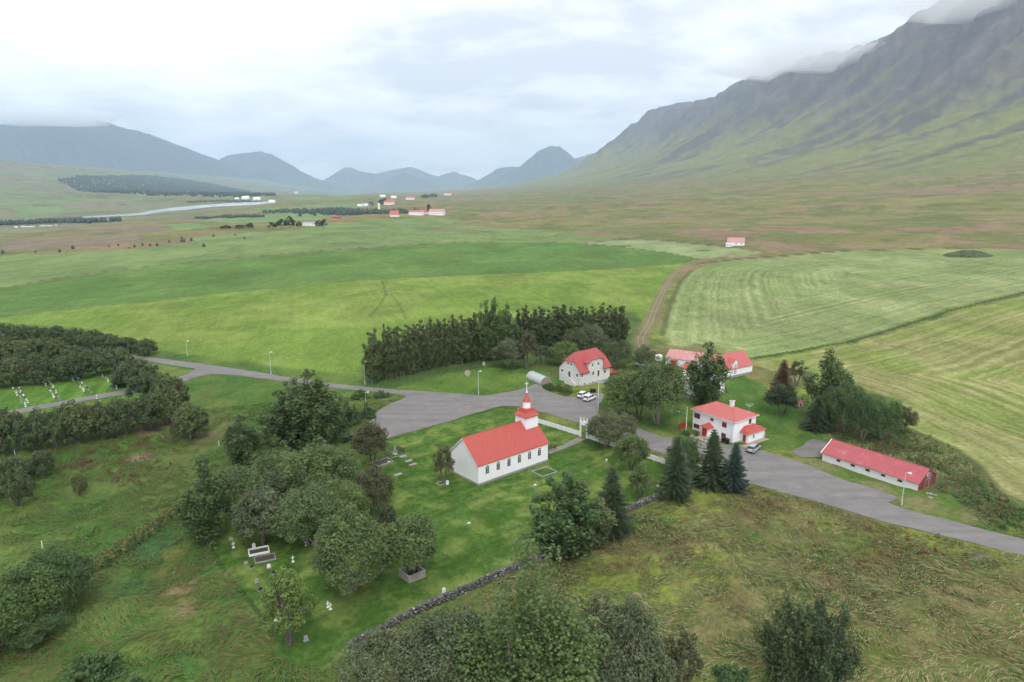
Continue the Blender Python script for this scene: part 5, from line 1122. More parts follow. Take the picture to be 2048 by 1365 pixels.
# ------------------------------------------------------------------ cars
def car(loc, rz, paint, label):
    o = empty('parked_car', loc, rz, label, 'car', 'parked cars')
    def ring(x, w0, z0, w1, z1, w2, z2): return [(x, -w0, z0), (x, w0, z0), (x, w1, z1), (x, w2, z2), (x, -w2, z2), (x, -w1, z1)]
    MB().loft([ring(-2.30, .72, .38, .80, .62, .70, .92), ring(-2.22, .84, .28, .92, .70, .86, 1.02), ring(-1.4, .88, .24, .94, .72, .88, 1.05), ring(0, .88, .24, .945, .72, .88, 1.04), ring(.9, .88, .24, .94, .72, .88, 1.02), ring(1.75, .86, .26, .92, .68, .80, .94), ring(2.2, .78, .30, .85, .58, .68, .80), ring(2.33, .62, .36, .70, .52, .55, .66)]).build('body', paint, o, True)
    cab = MB(); cab.loft([[(-2.12, -.80, 1.0), (-2.12, .80, 1.0), (-1.80, .64, 1.60), (-1.80, -.64, 1.60)], [(-1.2, -.84, 1.02), (-1.2, .84, 1.02), (-1.2, .66, 1.68), (-1.2, -.66, 1.68)], [(0, -.84, 1.02), (0, .84, 1.02), (.0, .66, 1.67), (.0, -.66, 1.67)], [(1.25, -.80, 1.0), (1.25, .80, 1.0), (.45, .62, 1.56), (.45, -.62, 1.56)]]); cab.build('window', GLASS, o)
    MB().loft([[(-1.86, -.62, 1.58), (-1.86, .62, 1.58), (-1.80, .60, 1.66), (-1.80, -.60, 1.66)], [(-1.2, -.69, 1.64), (-1.2, .69, 1.64), (-1.2, .62, 1.73), (-1.2, -.62, 1.73)], [(0, -.69, 1.62), (0, .69, 1.62), (0, .62, 1.72), (0, -.62, 1.72)], [(.46, -.64, 1.53), (.46, .64, 1.53), (.42, .60, 1.61), (.42, -.60, 1.61)]]).build('roof', paint, o, True)
    for s in (-1, 1):
        pl = MB()
        for (xa, xb_) in ((-.38, -.30), (-1.32, -1.22)): pl.slab([(xa, s * .855, 1.02), (xb_, s * .855, 1.02), (xb_, s * .675, 1.66), (xa, s * .675, 1.66)], .03, (0, -s, 0))
        pl.slab([(1.30, s * .82, 1.0), (1.20, s * .82, 1.0), (.42, s * .645, 1.58), (.50, s * .645, 1.58)], .03, (0, -s, 0)); pl.slab([(-2.16, s * .82, 1.0), (-1.92, s * .82, 1.0), (-1.72, s * .66, 1.62), (-1.84, s * .66, 1.62)], .03, (0, -s, 0)); pl.build('pillar', paint, o)
        MB().box(.72, .90, s * .93 - .09, s * .93 + .09, 1.0, 1.14).build('mirror', paint, o)
        MB().box(-2.33, -2.18, s * .74 - .11, s * .74 + .11, .78, 1.06).build('tail_light', TAIL, o); MB().box(2.10, 2.27, s * .62 - .16, s * .62 + .16, .62, .76).build('headlight', LAMPG, o)
        for x in (-1.38, 1.42):
            w_ = MB().cyl((x, s * .72, .34), (x, s * .96, .34), .345, None, 16).build('wheel', RUBBER, o); MB().cyl((x, s * .955, .34), (x, s * .975, .34), .22, None, 12).build('rim', STEEL, w_)
    MB().box(-2.335, -2.28, -.27, .27, .58, .70).build('number_plate', PLASTW, o); MB().box(-2.36, -2.20, -.78, .78, .30, .46).build('bumper', BLACKP, o)
    return o
car(G(1167, 794), R(52), CARW, 'white estate car parked nearer to the gabled house'); car(G(1179.5, 800.5), R(50), CARW, 'white car parked nearer to the church, right of its twin')
car(G(1507, 902), R(50), CARS, 'silver car parked at the corner of the white house'); car(G(1284, 733), R(160), CARS, 'silver car half hidden by the willow beside the dirt track')
# ------------------------------------------------------------------ graves
def gcross(x, y, label, h=1.3, mat=STONEW, group=None, rz=.6, base=True):
    p = G(x, y); o = empty('grave_cross', p, rz, label, 'grave cross', group)
    h *= .85; c = MB(); c.box(-.05, .05, -.045, .045, .1, h); c.box(-.25, .25, -.04, .04, h * .62, h * .62 + .1); c.build('cross', mat, o)
    if base: MB().box(-.2, .2, -.15, .15, -.1, .14).build('base', CONC if mat is STONEG else mat, o)
def headstone(x, y, label, h=.9, w_=.6, mat=STONEG, group=None, rz=.6):
    p = G(x, y); w_ *= .72; h *= .8; o = empty('headstone', p, rz, label, 'headstone', group)
    n = 6; prof = [(-w_ / 2, .08), (w_ / 2, .08)] + [(w_ / 2 * math.cos(math.pi * i / n), h * .78 + h * .22 * math.sin(math.pi * i / n)) for i in range(n + 1)]
    v = [(a, -.09, b) for a, b in prof] + [(a, .09, b) for a, b in prof]; k = len(prof)
    MB().add(v, [tuple(range(k)), tuple(range(2 * k - 1, k - 1, -1))] + [(i, (i + 1) % k, (i + 1) % k + k, i + k) for i in range(k)]).build('stone', mat, o); MB().box(-w_ / 2 - .08, w_ / 2 + .08, -.16, .16, -.1, .09).build('base', CONC, o)
def slabstone(x, y, label, l_=1.8, w_=.8, mat=STONEG, rz=.7):
    o = empty('grave_slab', G(x, y), rz, label, 'grave slab'); MB().box(-l_ / 2, l_ / 2, -w_ / 2, w_ / 2, -.1, .14).build('slab', mat, o); MB().box(-l_ / 2 + .12, l_ / 2 - .12, -w_ / 2 + .12, w_ / 2 - .12, .14, .19).build('panel', mat, o)
def kerb(x, y, L_, W_, label, h=.25, t_=.15, mat=CONC, rz=R(41), infill=None, rail=False):
    o = empty('grave_enclosure', G(x, y), rz, label, 'grave')
    for a in ((0, L_, 0, t_), (0, L_, W_ - t_, W_), (0, t_, t_, W_ - t_), (L_ - t_, L_, t_, W_ - t_)): MB().box(*a, -.15, h).build('kerb', mat, o)
    if infill: MB().box(t_, L_ - t_, t_, W_ - t_, -.1, .08).build('bed', infill, o)
    if rail:
        for a in ((-.04, L_ + .04, -.04, t_ + .04), (-.04, L_ + .04, W_ - t_ - .04, W_ + .04), (-.04, t_ + .04, t_ + .05, W_ - t_ - .05), (L_ - t_ - .04, L_ + .04, t_ + .05, W_ - t_ - .05)): MB().box(*a, h + .003, h + .09).build('coping', STONEG, o)
    return o
EARTH = simple('grave_earth', (.07, .06, .04), .95, .3, 3, grime=(.09, .10, .03)); BRICKY = simple('rust_stained_concrete', (.33, .29, .26), .9, .2, 2, grime=(.30, .17, .11), gs=1.2)
kerb(818, 1168, 3.0, 2.9, 'square concrete grave wall below the round willow', 1.05, .18, BRICKY, rail=True, infill=EARTH); kerb(700, 1180, 3.0, 2.6, 'concrete grave wall behind leaning willow trunks', .95, .18, BRICKY, rail=True, infill=EARTH)
kerb(498, 1114, 3.2, 2.1, 'white-kerbed grave at the left of the churchyard', .3, .16, STONEW, infill=EARTH, rz=R(25)); kerb(510, 1128, 3.2, 2.0, 'low grey-kerbed grave touching the white-kerbed one', .14, .12, CONC, infill=EARTH, rz=R(25))
kerb(712, 1008, 3.4, 2.6, 'dark kerbed grave under the slim brown willow', .3, .15, CONC, infill=EARTH); kerb(756, 934, 4.0, 2.8, 'dark earth grave plot beside the lone brown willow', .25, .16, CONC, infill=EARTH); kerb(1085, 955, 4.2, 3.6, 'large white-kerbed grave plot off the church corner', .2, .18, CONC, infill=None, rz=R(38)); kerb(880, 972, 1.7, 1.4, 'small kerbed plot round the thin tree at the church gable', .15, .1, CONC)
ir = empty('iron_railing', G(782, 917), R(41), 'black iron railing round a marble grave monument', 'railing')
for i in range(17):
    for j, (a, b) in enumerate(((i * .22, 0), (i * .22, 3.0), (0, i * .1875), (3.52, i * .1875))):
        MB().cyl((a, b, .1), (a, b, 1.35), .03, .015, 5).build('bar', DARK, ir)
for a in ((-.05, 3.57, -.05, .05), (-.05, 3.57, 2.95, 3.05), (-.05, .05, .05, 2.95), (3.47, 3.57, .05, 2.95)): MB().box(*a, -.1, .14).build('kerb', CONC, ir); MB().box(a[0] + .02, a[1] - .02, a[2] + .02, a[3] - .02, 1.0, 1.05).build('rail', DARK, ir)
mo = empty('grave_monument', G(790, 909), R(41), 'tall grey monument with white columns inside the iron railing', 'monument'); MB().box(-.35, .35, -.35, .35, -.1, .4).build('base', STONEW, mo); MB().lathe([(.3, .4), (.24, .5), (.18, 2.0), (.1, 2.15)], 8).build('column', STONEG, mo)
gp = G(1095, 905); it = empty('iron_railing', gp, R(41), 'dark rusty iron railing round a grave at the church door corner', 'railing')
for i in range(15):
    for a, b in ((i * .2, 0), (i * .2, 2.0), (0, i * .143), (2.8, i * .143)): MB().cyl((a, b, .0), (a, b, 1.15), .028, .012, 5).build('bar', DARK, it)
for a in ((-.04, 2.84, -.04, .04), (-.04, 2.84, 1.96, 2.04), (-.04, .04, .04, 1.96), (2.76, 2.84, .04, 1.96)): MB().box(*a, .85, .90).build('rail', DARK, it)
for x, y, l in [(656, 1216, 'white cross nearest the front willow in the lower churchyard'), (661, 1220, 'shorter white cross right behind another white cross'), (586, 1124, 'lone white cross on the lawn under the grove'), (1316, 973, 'white cross inside the fence near the corner spruce'), (467, 1096, 'pale cross at the edge of the grove left of the white kerb'), (612, 1092, 'slim white cross deep under the grove')]:
    gcross(x, y, l, 1.25)
for x, y, l, m, h in [(888, 1186, 'white pointed headstone alone beside the stone wall', STONEW, 1.0), (514, 1166, 'pale headstone in the left column of small graves', STONEG, .8), (521, 1182, 'dark headstone with pale base in the left column of small graves', STONED, .8), (492, 1128, 'flat grey headstone left of the grey kerb', STONEG, .5), (504, 1136, 'black headstone below the grey kerb', STONED, .7), (538, 1136, 'small pale headstone right of the grey kerb', STONEW, .8), (548, 1149, 'dark blue headstone right below the grey kerb', STONED, .8), (553, 1248, 'leaning white headstone left of the airy tree', STONEW, .9), (612, 1282, 'grey leaning headstone at the foot of the airy tree', STONEG, 1.0), (688, 1190, 'upright grey stone beside the leaning willow trunks', STONEG, 1.2), (766, 1144, 'grey slab stone between the two grave walls', STONEG, .7), (1098, 968, 'dark obelisk headstone with white top off the church corner', STONEG, 1.7), (1091, 1034, 'white headstone left of the dark trees at the wall', STONEW, .8), (938, 1048, 'tiny white marker on the open lawn', STONEW, .35), (895, 970, 'white leaning stone under the thin tree at the church gable', STONEW, 1.2), (1213, 923, 'small white stone on the lawn right of the church', STONEW, .7), (1070, 972, 'small white marker at the end of the white-kerbed plot', STONEW, .4), (462, 1080, 'pale headstone hidden at the foot of the corner poplar', STONEG, .6), (778, 926, 'white marker at the corner of the dark earth plot', STONEW, .5), (1327, 950, 'black headstone at the white fence near the corner', STONED, .9), (508, 1098, 'white marble headstone at the head of the white-kerbed grave', STONEW, 1.3), (668, 1134, 'white open book stone under the front willow', STONEW, .5)]:
    headstone(x, y, l, h, .75, m)
for x, y, l, m in [(817, 923, 'upper of two pale grave slabs right of the railing', STONEG), (826, 930, 'brownish grave slab with flowers, lower neighbour of the pale slab', BRICKY), (796, 950, 'pale grave slab left alone on the lawn', STONEG), (806, 914, 'narrow grave slab at the foot of the railing', STONEG)]: slabstone(x, y, l, 1.7, .8, m)
rr = random.Random(8)
for k, (xa, ya, xb_, yb2, n) in enumerate([(24, 778, 52, 812, 9), (36, 776, 56, 806, 8), (86, 762, 112, 800, 10), (97, 764, 120, 800, 8), (140, 754, 170, 786, 10), (152, 754, 182, 786, 8), (196, 744, 232, 776, 8)]):
    for i in range(n):
        t = (i + .3 * rr.random()) / max(1, n - 1); x = xa + (xb_ - xa) * t + rr.uniform(-2, 2); y = ya + (yb2 - ya) * t + rr.uniform(-1, 1)
        row = ('first', 'first', 'second', 'second', 'third', 'third', 'fourth')[k]; kind = rr.random()
        if kind < .4: gcross(x, y, 'small white cross in the %s grave row from the left in the side cemetery' % row, rr.uniform(.8, 1.25), STONEW, 'crosses of the %s grave row' % row, 1.0)
        elif kind < .75: headstone(x, y, 'pale headstone in the %s grave row from the left in the side cemetery' % row, rr.uniform(.5, .9), .55, (STONEW if rr.random() < .45 else STONEG), 'pale stones of the %s grave row' % row, 1.0)
        else: headstone(x, y, 'dark headstone in the %s grave row from the left in the side cemetery' % row, rr.uniform(.5, .8), .6, STONED, 'dark stones of the %s grave row' % row, 1.0)
gcross(194, 798, 'white cross left of a pair below the cemetery path', 1.5); headstone(199, 806, 'white headstone right of a pair below the cemetery path', 1.2, .7, STONEW); headstone(257, 790, 'white headstone near the path end under the hedge', 1.1, .7, STONEW); headstone(261, 793, 'black headstone beside the white one near the path end', 1.0, .7, STONED); headstone(247, 796, 'low grey stone left of the path-end stones', .6, .7, STONEG)
# ------------------------------------------------------------------ yard things
pb = G(1317, 722); bl = empty('hay_bale', pb, R(20), 'white wrapped round hay bale beside the dirt track', 'hay bale'); MB().lathe([(.95, 0), (1.25, .12), (1.3, .4), (1.3, 1.7), (1.22, 2.0), (.9, 2.12)], 20).build('wrap', PLASTW, bl)
gr = empty('greenhouse', G(1063, 756), math.atan2(-10.3, 5.8) * .98, 'half-round plastic greenhouse tunnel left of the gabled house', 'greenhouse')
tun = MB(); n = 12; Rr_ = 2.0; Lg_ = 8.2
rings = [[(x, Rr_ * math.cos(math.pi * i / n), 2.15 * math.sin(math.pi * i / n)) for i in range(n + 1)] for x in (0, Lg_)]
tun.loft(rings, False); tun.build('cover', simple('milky_plastic', (.42, .45, .46), .3, .1, 1.2), gr, True)
for x in (.0, 1.64, 3.28, 4.92, 6.56, 8.2):
    hp_ = MB()
    for i in range(n): hp_.cyl((x, 2.03 * math.cos(math.pi * i / n), 2.18 * math.sin(math.pi * i / n)), (x, 2.03 * math.cos(math.pi * (i + 1) / n), 2.18 * math.sin(math.pi * (i + 1) / n)), .06, None, 5)
    hp_.build('hoop', POLE, gr)
for x in (0.02, Lg_ - .02): MB().add([(x, 1.95 * math.cos(math.pi * i / n), 2.1 * math.sin(math.pi * i / n)) for i in range(n + 1)], [tuple(range(n + 1))]).build('end_panel', simple('brown_panel', (.30, .24, .20), .8, .2, 2), gr)
sw = empty('swing_set', G(1104, 752), R(30), 'wooden swing frame behind the greenhouse', 'swing')
for s in (0, 3.0):
    MB().cyl((s, -.9, 0), (s, 0, 2.4), .05).build('leg', WOOD, sw); MB().cyl((s, .9, 0), (s, 0, 2.4), .05).build('leg', WOOD, sw)
MB().cyl((-.2, 0, 2.42), (3.2, 0, 2.42), .06).build('beam', WOOD, sw)
for x in (1.0, 2.0): q = MB().box(x - .22, x + .22, -.1, .1, .6, .64).build('seat', REDP, sw); [MB().cyl((x + d_, 0, .62), (x + d_, 0, 2.4), .012, None, 4).build('rope', DARK, q) for d_ in (-.2, .2)]
dk = empty('deck', G(1222, 752), R(41), 'brown wooden deck at the right end of the gabled house', 'deck')
for i in range(14): MB().box(.3, 5.2, .2 + i * .36, .54 + i * .36, .5, .62 + (i % 3) * .005).build('board', ORANGE, dk)
for i in range(9): MB().box(.32 + i * .6, .42 + i * .6, .12, .19, -.4, 1.3).build('post', ORANGE, dk)
MB().box(.3, 5.25, .05, .115, 1.0, 1.14).build('rail', ORANGE, dk)
tb = empty('patio_table', dk.matrix_world @ Vector((0, 0, 0)) if False else G(1232, 746), R(41), 'dark covered table on the wooden deck', 'table'); MB().box(-.9, .9, -.6, .6, 1.25, 1.33).build('top', BLACKP, tb); [MB().cyl((a, b, .62), (a, b, 1.25), .05).build('leg', BLACKP, tb) for a in (-.8, .8) for b in (-.5, .5)]
kn = empty('dog_kennel', G(1597, 811), R(30), 'little white dog kennel with a red roof under the dark trees', 'kennel'); MB().box(-.9, .9, -.7, .7, -.1, .9).build('wall', WHITE, kn); q = MB(); q.slab([(-1.1, -.95, .80), (1.1, -.95, .80), (1.1, 0, 1.6), (-1.1, 0, 1.6)], .08); q.slab([(-1.1, .95, .80), (1.1, .95, .80), (1.1, 0, 1.6), (-1.1, 0, 1.6)], .08); q.build('roof', ROOF_CH, kn); MB().box(-.3, .3, -.72, -.69, 0, .7).build('opening', DARK, kn)
cl = empty('clothes_dryer', G(1498, 822), 0, 'green rotary clothes dryer on the lawn behind the white house', 'clothes dryer'); MB().cyl((0, 0, -.1), (0, 0, 1.9), .035).build('pole', POLE, cl)
for i in range(4): a = i * math.pi / 2 + .4; MB().cyl((0, 0, 1.0), (1.4 * math.cos(a), 1.4 * math.sin(a), 1.95), .025).build('arm', POLE, cl)
for r_ in (.5, .9, 1.3):
    q = MB()
    for i in range(4): a = i * math.pi / 2 + .4; b = a + math.pi / 2; z = 1.0 + .95 * r_ / 1.4; q.cyl((r_ * math.cos(a), r_ * math.sin(a), z), (r_ * math.cos(b), r_ * math.sin(b), z), .012, None, 4)
    q.build('line', PLASTW, cl)
def bin_(x, y, label, mat, h=1.1, rz=.6):
    o = empty('wheelie_bin', G(x, y), rz, label, 'bin'); MB().loft([[(-.24, -.26, .05), (.24, -.26, .05), (.24, .26, .05), (-.24, .26, .05)], [(-.3, -.34, h), (.3, -.34, h), (.3, .34, h), (-.3, .34, h)]]).build('body', mat, o); MB().slab([(-.33, -.38, h + .10), (.33, -.38, h + .10), (.33, .38, h + .16), (-.33, .38, h + .16)], .09).build('lid', mat, o); [MB().cyl((d_, .25, .1), (d_ + .06, .25, .1), .12, None, 10).build('wheel', RUBBER, o) for d_ in (-.3, .24)]
GREENP = simple('dark_green_plastic', (.012, .035, .028), .45, .15, 3)
bin_(1446, 885, 'black bin at the near corner of the white house', BLACKP); bin_(1451, 886, 'black bin standing right of another one at the white house corner', BLACKP); bin_(1455, 888, 'third black bin, closest to the annex of the white house', BLACKP)
for x, y, l in [(690, 886, 'left one of two touching dark green bins by the churchyard'), (694, 885, 'right one of two touching dark green bins by the churchyard'), (702, 882, 'dark green bin standing apart from the two by the churchyard')]:
    bin_(x, y, l, GREENP, 1.35)
bin_(1183, 786, 'dark bin in a shelter between the cars and the gabled house', BLACKP); bin_(1189, 786, 'blue-lidded dark bin beside the parked cars', BLACKP); bin_(1526, 876, 'grey-green bin at the right end of the annex', POLE)
ms = empty('millstone', G(935, 752), R(10), 'round upright stone disc on the lawn behind the car park', 'monument'); MB().cyl((0, -.16, .95), (0, .16, .95), .95, None, 24).build('disc', simple('sandy_stone', (.36, .32, .26), .9, .2, 3), ms); MB().cyl((0, -.17, .95), (0, .17, .95), .2, None, 12).build('hub', STONEG, ms); MB().box(-.6, .6, -.4, .4, -.1, .12).build('base', CONC, ms)
ss = empty('info_stone', G(968, 732), 0, 'small pale standing stone in front of the poplar belt', 'stone'); MB().loft([[(-.5, -.3, -.1), (.5, -.3, -.1), (.5, .3, -.1), (-.5, .3, -.1)], [(-.45, -.2, .9), (.4, -.22, .8), (.38, .2, .85), (-.4, .2, 1.0)], [(-.2, -.1, 1.4), (.15, -.1, 1.3), (.15, .1, 1.3), (-.2, .1, 1.45)]]).build('stone', simple('pinkish_stone', (.42, .34, .30), .9, .15, 3), ss)
be = empty('park_bench', G(739, 820), R(-40), 'grey slatted bench at the edge of the car park', 'bench')
for i in range(4): MB().box(-.9, .9, -.25 + i * .14, -.14 + i * .14, .42, .46).build('seat_slat', STEEL, be)
for i in range(3): MB().box(-.9, .9, .30, .34, .58 + i * .15, .69 + i * .15).build('back_slat', STEEL, be)
for s in (-.8, .8): MB().box(s - .04, s + .04, -.22, -.14, -.05, .42).build('leg', DARK, be); MB().box(s - .04, s + .04, .24, .30, -.05, .95).build('leg', DARK, be)
for i, (x, y) in enumerate([(30, 910), (80, 897), (130, 886), (173, 877), (255, 863), (381, 878), (438, 892), (85, 1096)]):
    o = empty('fence_post', G(x, y), 0, ['white fence post nearest the left edge below the hedge', 'white fence post second from the left below the hedge', 'white fence post third from the left below the hedge', 'white fence post fourth from the left below the hedge', 'white fence post near the bare earth patch', 'white fence post under the big round willow bush', 'white fence post in the dry grass left of the poplar clump', 'white fence post alone in the lower left meadow'][i], 'fence post', 'white meadow fence posts'); MB().lathe([(.07, -.2), (.07, 1.2), (.03, 1.28)], 8).build('post', PLASTW, o); MB().box(-.03, .09, -.02, .02, .85, .95).build('insulator', DARK, o)
pl_ = empty('timber_plank', G(1354, 824), R(-25), 'pale plank lying on the lawn left of the white house', 'plank'); MB().box(-1.6, 1.6, -.12, .12, .08, .16).build('plank', PLASTW, pl_); MB().box(-1.2, -1.05, -.2, .2, -.02, .08).build('support', WOOD, pl_)
rb2 = empty('rubble_heap', G(1862, 992), .5, 'heap of concrete rubble at the dark red gable of the barn', 'rubble')
for i in range(7): a = rr.uniform(0, 6); x, y, s = rr.uniform(-1.6, 1.6), rr.uniform(-.8, .8), rr.uniform(.2, .45); MB().loft([[(x + s * math.cos(a + k * 1.57) * rr.uniform(.8, 1.2), y + s * math.sin(a + k * 1.57) * rr.uniform(.8, 1.2), z) for k in range(4)] for z in (-.05, s * .7)]).build('block', CONC, rb2)
# mound in the right-hand hayfield
mp_ = G(1938, 512); mb = MB(); rng = np.random.RandomState(2); n, k = 28, 9; Lx_, Wy_ = wpx(mp_, 47), 16.0
mb.v = [(0, 0, 4.2)] + [(Lx_ * (j / k) * math.cos(2 * math.pi * i / n), Wy_ * (j / k) * math.sin(2 * math.pi * i / n), 4.2 * (1 - (j / k) ** 2) * rng.uniform(.8, 1.15) - .6 * (j == k)) for j in range(1, k + 1) for i in range(n)]
mb.f = [(0, 1 + i, 1 + (i + 1) % n) for i in range(n)] + [(1 + (j - 1) * n + i, 1 + j * n + i, 1 + j * n + (i + 1) % n, 1 + (j - 1) * n + (i + 1) % n) for j in range(1, k) for i in range(n)]
mo_ = mb.build('grass_mound', simple('rough_mound_grass', (.060, .085, .030), .95, .5, .35), None, False, mp_); tag(mo_, 'dark uncut grassy mound in the right-hand hayfield', 'mound')
# ------------------------------------------------------------------ far farms
def farmhouse(x, y, wp, label, roof, wall, rz=None, hr=.45, dr_=.7, cat='house', name='farmhouse', hip=False, e_=None):
    p = G(x, y); Lx = wpx(p, wp * .85); Wy = Lx * dr_; e1 = e_ or max(2.6, Lx * .22); a = R(20) if rz is None else R(rz)
    q = p - Vector((Lx / 2 * math.cos(a), Lx / 2 * math.sin(a), 0))
    o, rf = shed(name, q, a, Lx, Wy, e1, e1 + Wy * hr, label, roof, wall, cat=cat)
    n = max(2, int(Lx / 5))
    for i in range(n): c = Lx * (i + .5) / n; window(o, c - .6, c + .6, e1 * .4, e1 * .75, 'y', 0, -1, WHITE, .12, (1, 1))
    return o
PINKF = ROOF_SH
for a in [(1472, 492, 38, 'pink-roofed white hay barn standing alone above the hayfields', ROOF_SH, WHITE, -14, .42, .6), (1458, 494, 14, 'low white lean-to at the left of the lone hay barn', simple('sheet_grey', (.55, .56, .57), .6, .1, 1), WHITE, -14, .3, .6),
          (872, 431, 36, 'large white hall with red roof at the far farm', ROOF_SH, WHITE, -8, .28, .6), (832, 431, 34, 'long white cowshed with red roof in the far farm', ROOF_WH, WHITE, 0, .3, .4), (851, 428, 14, 'small red-roofed house between the hall and the cowshed of the far farm', ROOF_WH, WHITE, 40, .5, .8), (790, 434, 20, 'white house with steep red roof below the far tree belt', ROOF_WH, WHITE, 20, .6, .8), (672, 437, 17, 'plain red-roofed shed on the far heath', ROOF_BN, REDP, 0, .3, .5), (617, 452, 28, 'low grey bungalow among dark trees in the middle distance', simple('slate_grey', (.32, .34, .37), .6, .1, 1), WHITE, -5, .25, .4),
          (778, 410, 24, 'white farmhouse with red roof behind the church-like silo', ROOF_WH, WHITE, 5, .5, .6), (735, 413, 18, 'long white shed left of the far silo', WHITE2, WHITE, 0, .25, .4), (720, 413, 12, 'small white shed at the left of the far sheds', WHITE2, WHITE, 0, .3, .5), (820, 400, 20, 'tiny red-roofed house far up the valley', ROOF_WH, WHITE, 0, .4, .5), (895, 391, 18, 'red-roofed farm on the hill crest beside a dark grove', ROOF_WH, WHITE, 0, .4, .4), (1480, 0, 0, '', None, None)]:
    if a[2]: farmhouse(*a)
for x, y, wq, l in [(473, 399, 9, 'small white house at the foot of the plantation'), (490, 399, 16, 'white manor house below the plantation'), (513, 401, 16, 'white house right of the manor below the plantation'), (543, 406, 14, 'white shed on the river bank'), (592, 387, 8, 'tiny white house on the far slope'), (765, 395, 12, 'pale farm in the far valley'), (787, 397, 12, 'second pale farm in the far valley')]:
    farmhouse(x, y, wq, l, WHITE2, WHITE, 0, .4, .6)
for x, y, l, c in [(50, 455, 'white plastic bales in the far yard at left', PLASTW), (95, 453, 'row of pale blue bales in the far yard at left', simple('pale_blue_wrap', (.55, .65, .75), .4, .05, 1)), (135, 456, 'grey sheds in the far yard at left', CONC)]:
    p = G(x, y)
    for i in range(5):
        o = empty('bale_stack', (p.x + i * 9 - 18, p.y + rr.uniform(-6, 6), p.z), rr.uniform(0, 1), l, 'bales', l); [MB().box(-3.2 + k * 2.2, -1.2 + k * 2.2, -1.6, 1.6, -.5, rr.uniform(2.2, 3.4)).build('bale', c, o) for k in range(3)]
p = G(758, 419); si = empty('silo', p, 0, 'white silo tower in the far tree belt', 'silo'); MB().lathe([(3, -1), (3, 15), (2.4, 16.4), (.4, 17)], 14).build('tower', WHITE, si); MB().box(3.0, 3.6, -.4, .4, 0, 15).build('ladder_shaft', STEEL, si)
for x, yb, yt, wq, l in [(545, 458, 444, 20, 'leftmost dark tree of the bungalow garden'), (562, 456, 438, 18, 'dark tree second from the left in the bungalow garden'), (580, 456, 432, 22, 'tallest dark tree of the bungalow garden'), (598, 455, 442, 12, 'small dark tree left of the bungalow wall'), (638, 455, 440, 18, 'dark tree just right of the bungalow'), (648, 455, 438, 14, 'rightmost dark tree of the bungalow garden'), (452, 458, 450, 22, 'low tree clump far left of the bungalow'), (480, 458, 449, 22, 'low tree clump between the two left of the bungalow'), (500, 458, 446, 18, 'low tree clump nearest to the bungalow garden'), (858, 428, 407, 10, 'dark spruce-like tree beside the far hall'), (762, 412, 398, 12, 'dark tree left of the far farmhouse'), (770, 410, 396, 12, 'taller dark tree at the far farmhouse'), (742, 414, 404, 12, 'dark tree right of the far white sheds'), (850, 398, 389, 18, 'left half of the dark grove on the hill crest'), (866, 396, 387, 18, 'right half of the dark grove on the hill crest')]:
    tree('far', 'spruce', x, yb, yt, wq, l, name='far_tree', cat='tree')
# plantation and belts that read as one mass
def wood(pts_poly, n, label, hgt=(7, 12), seed=1, name='far_wood', col='blue', line=None, wid=18):
    rng = np.random.RandomState(seed)
    if line is not None:
        P_ = poly(line); xs = []
        for i in range(n): t = rng.uniform(0, len(P_) - 1.001); k = int(t); q = P_[k] + (P_[k + 1] - P_[k]) * (t - k); xs.append(q + rng.normal(0, wid * .3, 2))
        pts = np.array(xs)
    else:
        P_ = poly(pts_poly); lo, hi = P_.min(0), P_.max(0); c = rng.uniform(lo, hi, (n * 4, 2)); pts = c[sdf(P_, c[:, 0], c[:, 1]) + 60 * (fbm(c[:, 0] / 150, c[:, 1] / 150, 3) - .5) > 0][:n]
    V = []; F = []; T = []; zz = hfull(pts[:, 0], pts[:, 1])
    for (x, y), z in zip(pts, zz):
        h = rng.uniform(*hgt); r_ = h * rng.uniform(.26, .42); b = len(V); a0 = rng.uniform(0, 6)
        V += [(x + r_ * math.cos(a0 + i * 1.2566) * .8, y + r_ * math.sin(a0 + i * 1.2566) * .8, z - .5) for i in range(5)] + [(x + r_ * math.cos(a0 + i * 1.2566), y + r_ * math.sin(a0 + i * 1.2566), z + h * .4) for i in range(5)] + [(x, y, z + h)] * 1
        for i in range(5): F += [(b + i, b + (i + 1) % 5, b + 5 + (i + 1) % 5), (b + i, b + 5 + (i + 1) % 5, b + 5 + i), (b + 5 + i, b + 5 + (i + 1) % 5, b + 10)]
        T += [rng.uniform(.1, .9)] * 11
    me = np_mesh(name, np.array(V), np.array(F), LM[col], False, dict(tone=('FLOAT', np.array(T)))); o = bpy.data.objects.new(name, me); COL.objects.link(o); tag(o, label, 'wood', kind='stuff')
wood([(112, 360), (170, 353), (280, 351), (360, 358), (430, 370), (500, 384), (560, 392), (480, 395), (400, 394), (300, 392), (220, 387), (150, 378)], 8500, 'dark conifer plantation on the left hillside', (15, 22), 2)
wood([(480, 372), (560, 362), (640, 372), (720, 384), (640, 388), (560, 386)], 3500, 'bluish wooded slope beyond the plantation', (9, 15), 3)
wood(None, 260, 'dark tree belt behind the far yard at left', (9, 15), 4, line=[(-60, 452), (20, 450), (110, 446), (230, 444)], wid=60)
wood(None, 300, 'dark tree belt across the valley floor', (7, 11), 5, line=[(545, 424), (620, 425), (690, 421)], wid=60)
wood(None, 220, 'line of trees along the river meadow', (5, 8), 6, line=[(395, 437), (460, 436), (520, 435)], wid=20)
wood(None, 420, 'broken tree belt below the far farm', (7, 12), 7, line=[(655, 428), (700, 427), (760, 428), (795, 424)], wid=120)
wood(None, 24, 'scattered dark scrub on the brown terrace', (2.2, 5), 8, line=[(10, 508), (120, 497), (290, 491), (350, 487), (500, 470)], wid=90)
wood(None, 200, 'hedge of trees behind the far yard', (6, 10), 9, line=[(380, 405), (440, 403), (520, 405)], wid=80)
